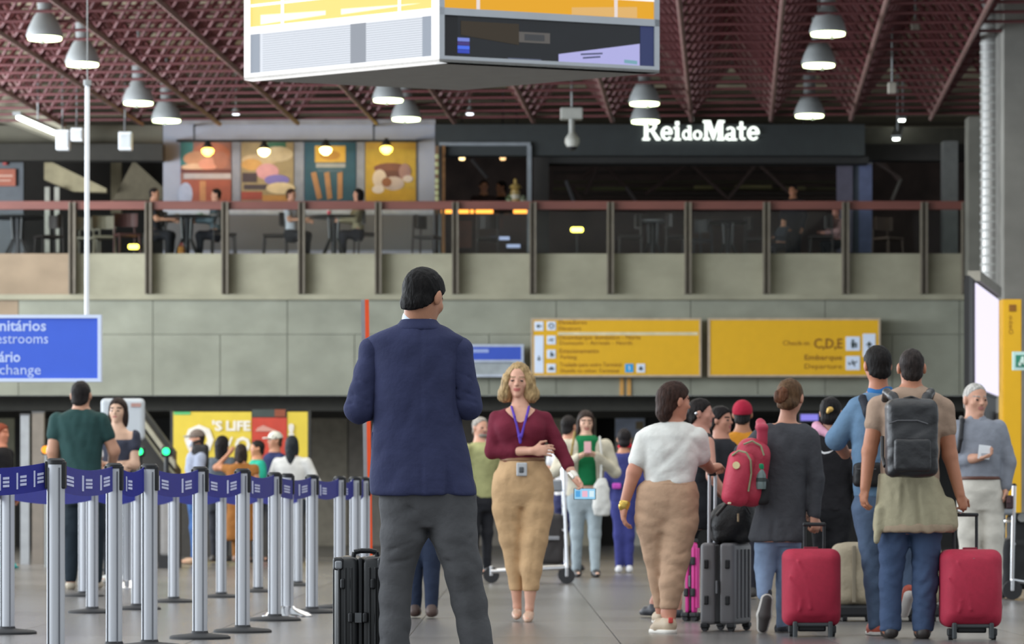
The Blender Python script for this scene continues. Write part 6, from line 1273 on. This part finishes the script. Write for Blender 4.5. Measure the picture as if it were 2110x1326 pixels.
# queue by the advert
def cap_ops(h, brim=True): return [h.e((0, -.05, .17), (.37, .45, .36)), half(h.pt(0, 0, .10), -h.R[2])]
def add_cap(root, hd, d_, col, bcol=None, turn=0, h_=1.3):
    soft('cap', [hd.e((0, -.05, .15), (.375, .455, .40)), half(hd.pt(0, 0, .09), -hd.R[2]*.95-hd.R[1]*.15)], cloth(col), root, d_, h_, 0)
    soft('cap_brim', [ell(hd.pt(0, .52, .13), np.array([.27, .26, .05])*hd.hh, hd.R, .02*hd.hh)], cloth(bcol or col), root, d_, h_, 0)
r_, h_, s_ = fig('man in flat grey cap and pale grey shirt queueing before the yellow advert', 44.5, 405, 884, -70, '8d94a6', '3a5c90', None, 'b8977c', '2c2420', foot=1163, sl=.55, sr=.55, wf=1.25, arms={'l': ((.13, .03, .37), (.1, .16, .44)), 'r': ((.13, .03, .37), (.08, .2, .42))})
add_cap(r_, h_, 44.5, '6a5f58', '8a8680'); soft('face_mask', [h_.e((0, .33, -.26), (.24, .16, .2))], cloth('c4c8d4'), r_, 44.5, 1.3, 0)
bp = thing('backpack', 'black backpack on the man in the flat cap', 'backpack', P(412, 970, 44.4)); soft('main_compartment', [rbox(V((414, 942, -8)), (17, 12, 27), 8), wrinkle(.8, 14, 2)], mat('black_pack_far', '1c1c1e', .7), bp, 44.4, 1.5); soft('shoulder_strap', chain([(398, 930, -16, 3), (400, 912, -12, 3), (410, 908, 4, 3)], 2), M_black, bp, 44.4, 1.3, 0)
fig('woman with long dark hair in slate top, right of the man in the flat cap', 46.0, 452, 897, 150, '4a5058', '2c2e34', longh(.44, -.9), '3a3634', '1e1b1c', foot=1158, wf=.95, lean=-.06)
fig('woman in orange-brown dress with her arm raised to her head', 44.0, 497, 914, 170, '8a5a2c', '8a5a2c', longh(.38, -.5), '8a6a58', '2c2420', 'b07a5c', foot=1158, sl=.2, sr=.2, wf=1.1, shirt_name='dress', arms={'r': ((.21, .04, .20), (.10, .02, .08))}, hands={'r': ((.6, 0, .8), (0, 1, 0), 1, .6)},
    ops=lambda s: [loft([(s['torso'][-2][0], s['torso'][-2][1]-2, s['torso'][-2][2]+2, .072*s['H']), (s['torso'][0][0]+.66*s['H'], s['torso'][-2][1]-8, s['torso'][-2][2]+8, .09*s['H'])], 4)])
r_, h_, s_ = fig('person in turquoise tee with dark hair, before the red advert panel', 45.0, 530, 906, -75, '2ba58c', '2c3038', dict(vol=.03), '3a3634', '1f1b1a', 'b98060', foot=1160, sl=.6, sr=.6, wf=1.35)
r_, h_, s_ = fig('man in white cap and navy shirt before the red advert panel', 47.0, 566, 888, -60, '2c3358', '2c2e34', None, '3a3634', '4a382c', 'b08066', foot=1157, sl=.6, sr=.6, wf=1.1); add_cap(r_, h_, 47.0, 'cfcfc4')
fig('woman in white cardigan with very long dark hair, rightmost of the queue', 44.0, 602, 897, 165, 'c4c4c2', '2c3138', longh(.42, -1.25), '3a3634', '22262b', 'c08c78', foot=1160, wf=1.15, arms={'l': ((.17, .02, .37), (.15, .1, .45)), 'r': ((.17, .02, .37), (.15, .1, .45))})
# legs-only man behind the suited man
fig('walking man in dark jeans mostly hidden behind the man in the navy blazer', 23.0, 872, 770, 180, '2a2f45', '2b3448', dict(vol=.03), '4a3832', '1f1b1a', step=.03, stance=.035, wf=.85)
# bearded man in green sweater
r_, h_, s_ = fig('bearded grey-haired man in light green sweater beside the woman in burgundy', 38.0, 990, 858, 35, '97986c', '24252a', dict(vol=.03, cut=-.06), '3a3a3c', '8f8a84', 'c0907a', foot=1184, wf=1.05)
soft('collar', [loft([(s_['torso'][0][0]-5, 978, 1003, 11), (s_['torso'][0][0]+3, 975, 1006, 14)], 2)], cloth('b4bccc'), r_, 38.0, 1.3, 0); soft('beard', [h_.e((0, .22, -.37), (.235, .20, .13)), h_.e((0, .385, -.19), (.12, .05, .03), .02)], hairm('7a746e'), r_, 38.0, 1.2, 0)
# woman in cream jacket with green top
r_, h_, s_ = fig('dark-haired woman in cream jacket over green top, holding her phone', 36.6, 1207, 845, 6, 'b9b3a2', '9aa6ac', longh(.42, -.6, .08), '1f1f22', '2c211d', 'cfa690', foot=1190, wf=1.15, shirt_name='cream_jacket', step=.05, pitch=8,
    arms={'l': ((.165, .03, .37), (.045, .14, .275)), 'r': ((.15, .03, .37), (.035, .14, .27))}, hands={'l': ((.8, -.4, .4), (.2, -.4, -1), 1, .7), 'r': ((-.8, -.4, .4), (-.2, -.4, -1), -1, .7)},
    post=lambda s: [rbox(V((1208, 945, -40)), (15, 34, 62), 6, None, 4, '-')])
soft('green_top', [loft([(896, 1190, 1226, 16), (905, 1182, 1236, 24), (950, 1184, 1234, 27), (990, 1184, 1234, 27), (1000, 1186, 1232, 26)], 4)], cloth('12683e'), r_, 36.6, 1.6)
ph = thing('phone', 'phone with a pink case held by the woman in the cream jacket', 'phone', P(1211, 925, 36.2)); MB().cbox(P(1211, 921, 36.25), (.075, .012, .14), .006, Matrix.Rotation(-.5, 3, 'X')).build('phone_case', paint('b88a90', .5), ph); MB().cbox(P(1211, 921, 36.258), (.066, .004, .13), .001, Matrix.Rotation(-.5, 3, 'X')).build('phone_screen', M_black, ph)
tb = thing('tote_bag', 'white cloth tote bag on the arm of the woman in the cream jacket', 'bag', P(1240, 1062, 36.4)); soft('bag_body', [loft([(985, 1232, 1248, 4), (1000, 1224, 1254, 9), (1045, 1220, 1258, 11), (1062, 1224, 1256, 8)], 4), wrinkle(1.2, 16, 3)], cloth('c8c8c4'), tb, 36.4, 1.6); soft('bag_strap', chain([(1238, 990, 0, 2.5), (1240, 940, 4, 2.5), (1236, 900, 10, 2.5)], 2), cloth('c8c8c4'), tb, 36.4, 1.3, 0)
soft('shoulder_strap', chain([(1184, 890, -8, 2.5), (1180, 915, -18, 2.5), (1176, 940, -20, 2.5)], 2), paint('8a7436', .6), r_, 36.6, 1.3, 0)
# stewardess
r_, h_, s_ = fig('uniformed woman in blue-violet suit and red scarf seen from behind', 38.9, 1286, 883, 180, '363a70', '383c78', dict(vol=.05, low=.12, back=.04), 'c8c8cc', '1b181a', 'b88468', foot=1181, wf=.95, stance=.035)
soft('scarf', [loft([(910, 1278, 1298, 12), (916, 1274, 1302, 15), (922, 1272, 1302, 14)], 3)], cloth('d8283c'), r_, 38.9, 1.3, 0); soft('belt_bow', [rbox(V((1270, 1001, -22)), (9, 5, 6), 3)], cloth('b04aa8'), r_, 38.9, 1.3, 0)
# man beside the cart
fig('dark-haired man in white shirt beside the luggage cart', 39.5, 1172, 855, 150, 'c9c9cc', '2c2f52', dict(vol=.03), '2a2a2c', '1d1a1a', 'c08a70', foot=1178, sl=.6, sr=.6)
# dark-haired woman right of the white tee
def mod22(s):
    s['lr'] = [(1404, 1085, 0, 24), (1372, 1160, 0, 15), (1346, 1240, 0, 10)]; s['fr'] = ((1348, 1266, -8), (1324, 1267, 24), 22, 17)
    s['ll'] = [(1420, 1085, 0, 24), (1404, 1160, 0, 15), (1398, 1240, 0, 10)]; s['fl'] = ((1396, 1270, 0), (1400, 1271, 40), 22, 17)
r_, h_, s_ = fig('bare-armed woman with tied-back dark hair, half hidden by the white tee', 23.2, 1444, 820, 100, '23262a', '1e1e22', dict(vol=.04, low=.05, add=lambda h: [h.e((0, -.48, -.1), (.15, .14, .2), .05)]), '3a3a40', '1f1a19', 'c08a78', sl=0, sr=0, wf=1.35, stance=.07, hy=80, mod=mod22, plen=.9, arms={'l': ((.16, .0, .36), (.12, .1, .47)), 'r': ((.10, .02, .36), (.0, .14, .47))})
soft('green_trim', [loft([(978, 1418, 1474, 38), (990, 1416, 1476, 39)], 2)], cloth('1f7a5c'), r_, 23.2, 1.6, 0)
soft('earring', [ell(V((1433, 852, -24)), (3, 3, 4))], M_chrome, r_, 23.2, 1.0, 0)
fig('dark-haired person in a dark top right behind the bare-armed woman', 25.5, 1486, 836, 60, '2c2c30', '232326', dict(vol=.05, ears=False), '2a2a2c', '1c1818', 'b5806a', wf=.9)
r_, h_, s_ = fig('man in red baseball cap and orange tee walking away', 28.0, 1530, 824, 172, 'c8852a', '2c2c34', dict(vol=.03, low=.1), '3a3634', '23201f', 'b07a5c', sl=.6, sr=.6, wf=1.15); soft('cap', [h_.e((0, -.05, .13), (.385, .46, .42)), half(h_.pt(0, 0, .0), -h_.R[2]*.95+h_.R[1]*.1)], cloth('a8243c'), r_, 28.0, 1.4, 0); soft('cap_brim', [ell(h_.pt(0, .5, .1), np.array([.26, .24, .05])*h_.hh, h_.R, 1)], cloth('a8243c'), r_, 28.0, 1.3, 0)
r_, h_, s_ = fig('woman in black jacket with a gold hair clip and pink scarf, walking away', 23.3, 1712, 818, 165, '212023', '1d1d20', dict(vol=.05, low=.1, back=.03, ears=False), '1c1c1e', '1b1819', 'b98a74', wf=1.0, stance=.04)
soft('hair_clip', [h_.e((-.06, -.50, .10), (.12, .05, .10)), h_.e((.02, -.5, .0), (.06, .05, .06))], paint('c9a45a', .35, metal=.5), r_, 23.3, 1.3, 0)
soft('pink_scarf', [cone(V((1688, 884, -10)), V((1708, 900, -34)), 10, 6, 4), cone(V((1684, 878, 10)), V((1690, 888, -14)), 11, 9, 4)], cloth('cf9ab0'), r_, 23.3, 1.4, 0)
sw = MB(); k = 23.3/F
pts = [(1690, 925), (1692, 932), (1698, 935), (1708, 933), (1718, 927), (1706, 930), (1698, 931), (1694, 929)]
ysw = 23.3-.175
o_ = sw.prism([P(x, y, ysw) for x, y in pts], (0, .01, 0)).build('white_emblem', paint('e6e6e8', .5), r_)
# seated and standing figures in the upper cafe
def seated(label, d_, cx, top, yaw, shirt, pants, hair, hairc, skinc='bd8a70', H=None, **kw):
    k = d_/F; seat_z = ZS; H = H or 185
    fy = HY-(ZS-CH)/k                                # row of the cafe floor at this depth
    tall = (fy-top)/.80
    return fig(label, d_, cx, top, yaw, shirt, pants, hair, '26221f', hairc, skinc, foot=top+tall, group='guests in the upper cafe', base=Vector(((cx-CX)*k, d_, ZS)), sit=(.18, .0), **kw)
fwd = {'l': ((.12, .06, .36), (.08, .22, .36)), 'r': ((.12, .06, .36), (.06, .22, .37))}
seated('seated guest in dark clothes with bald-cropped hair, left of the green-tray table', 61.4, 318, 386, 80, '2b2a2e', '222226', dict(vol=.01), '2a2422', arms=fwd, sl=.6, sr=.6)
seated('seated guest bending over the green-tray table, head on a grey sleeve', 61.4, 445, 388, -80, '56666e', '2a2a30', dict(vol=.03), '1d1a19', arms=fwd)
seated('seated guest in white tee with brown hair, left of the red-cup table', 61.5, 600, 388, 60, 'b9bcc4', '26262a', dict(vol=.04), '3f2c22', sl=.6, sr=.6, arms=fwd)
seated('seated woman with dark hair and beige jacket, right of the red-cup table', 61.2, 738, 388, -75, '8d8266', '23232a', longh(.3, -.35), '1d1816', arms=fwd)
seated('seated guest in pink shirt in the dark cafe at right', 62.2, 1722, 428, -60, 'b08a8a', '1d1d20', dict(vol=.03), '8a5a50', 'b88070', arms=fwd)
def standing(label, d_, cx, top, yaw, shirt, hairc, skinc='b07a5c', **kw):
    k = d_/F; fig(label, d_, cx, top, yaw, shirt, '1f1f22', dict(vol=.03), '1c1c1e', hairc, skinc, foot=HY-(ZS-CH)/k, group='staff of the upper cafe', base=Vector(((cx-CX)*k, d_, ZS)), **kw)
standing('cafe worker behind the glowing counter, face to the hall', 65, 997, 370, 10, '3a2c2a', '2b1d18', sl=.6, sr=.6)
standing('cafe worker in black cap beside the pale dispenser', 66.2, 1033, 372, -70, '1f1e20', '141314', sl=.6, sr=.6, arms={'l': ((.12, .06, .34), (.1, .2, .28))})
standing('waiter in dark clothes standing in the dark cafe right of the middle', 65, 1634, 380, -30, '26252a', '1b1817')
seated('guest in dark grey jacket bent over in the dark cafe, right of the middle', 61.8, 1608, 448, -50, '33363c', '232327', dict(vol=.03), '1c1a1a', arms=fwd, lean=-.15)
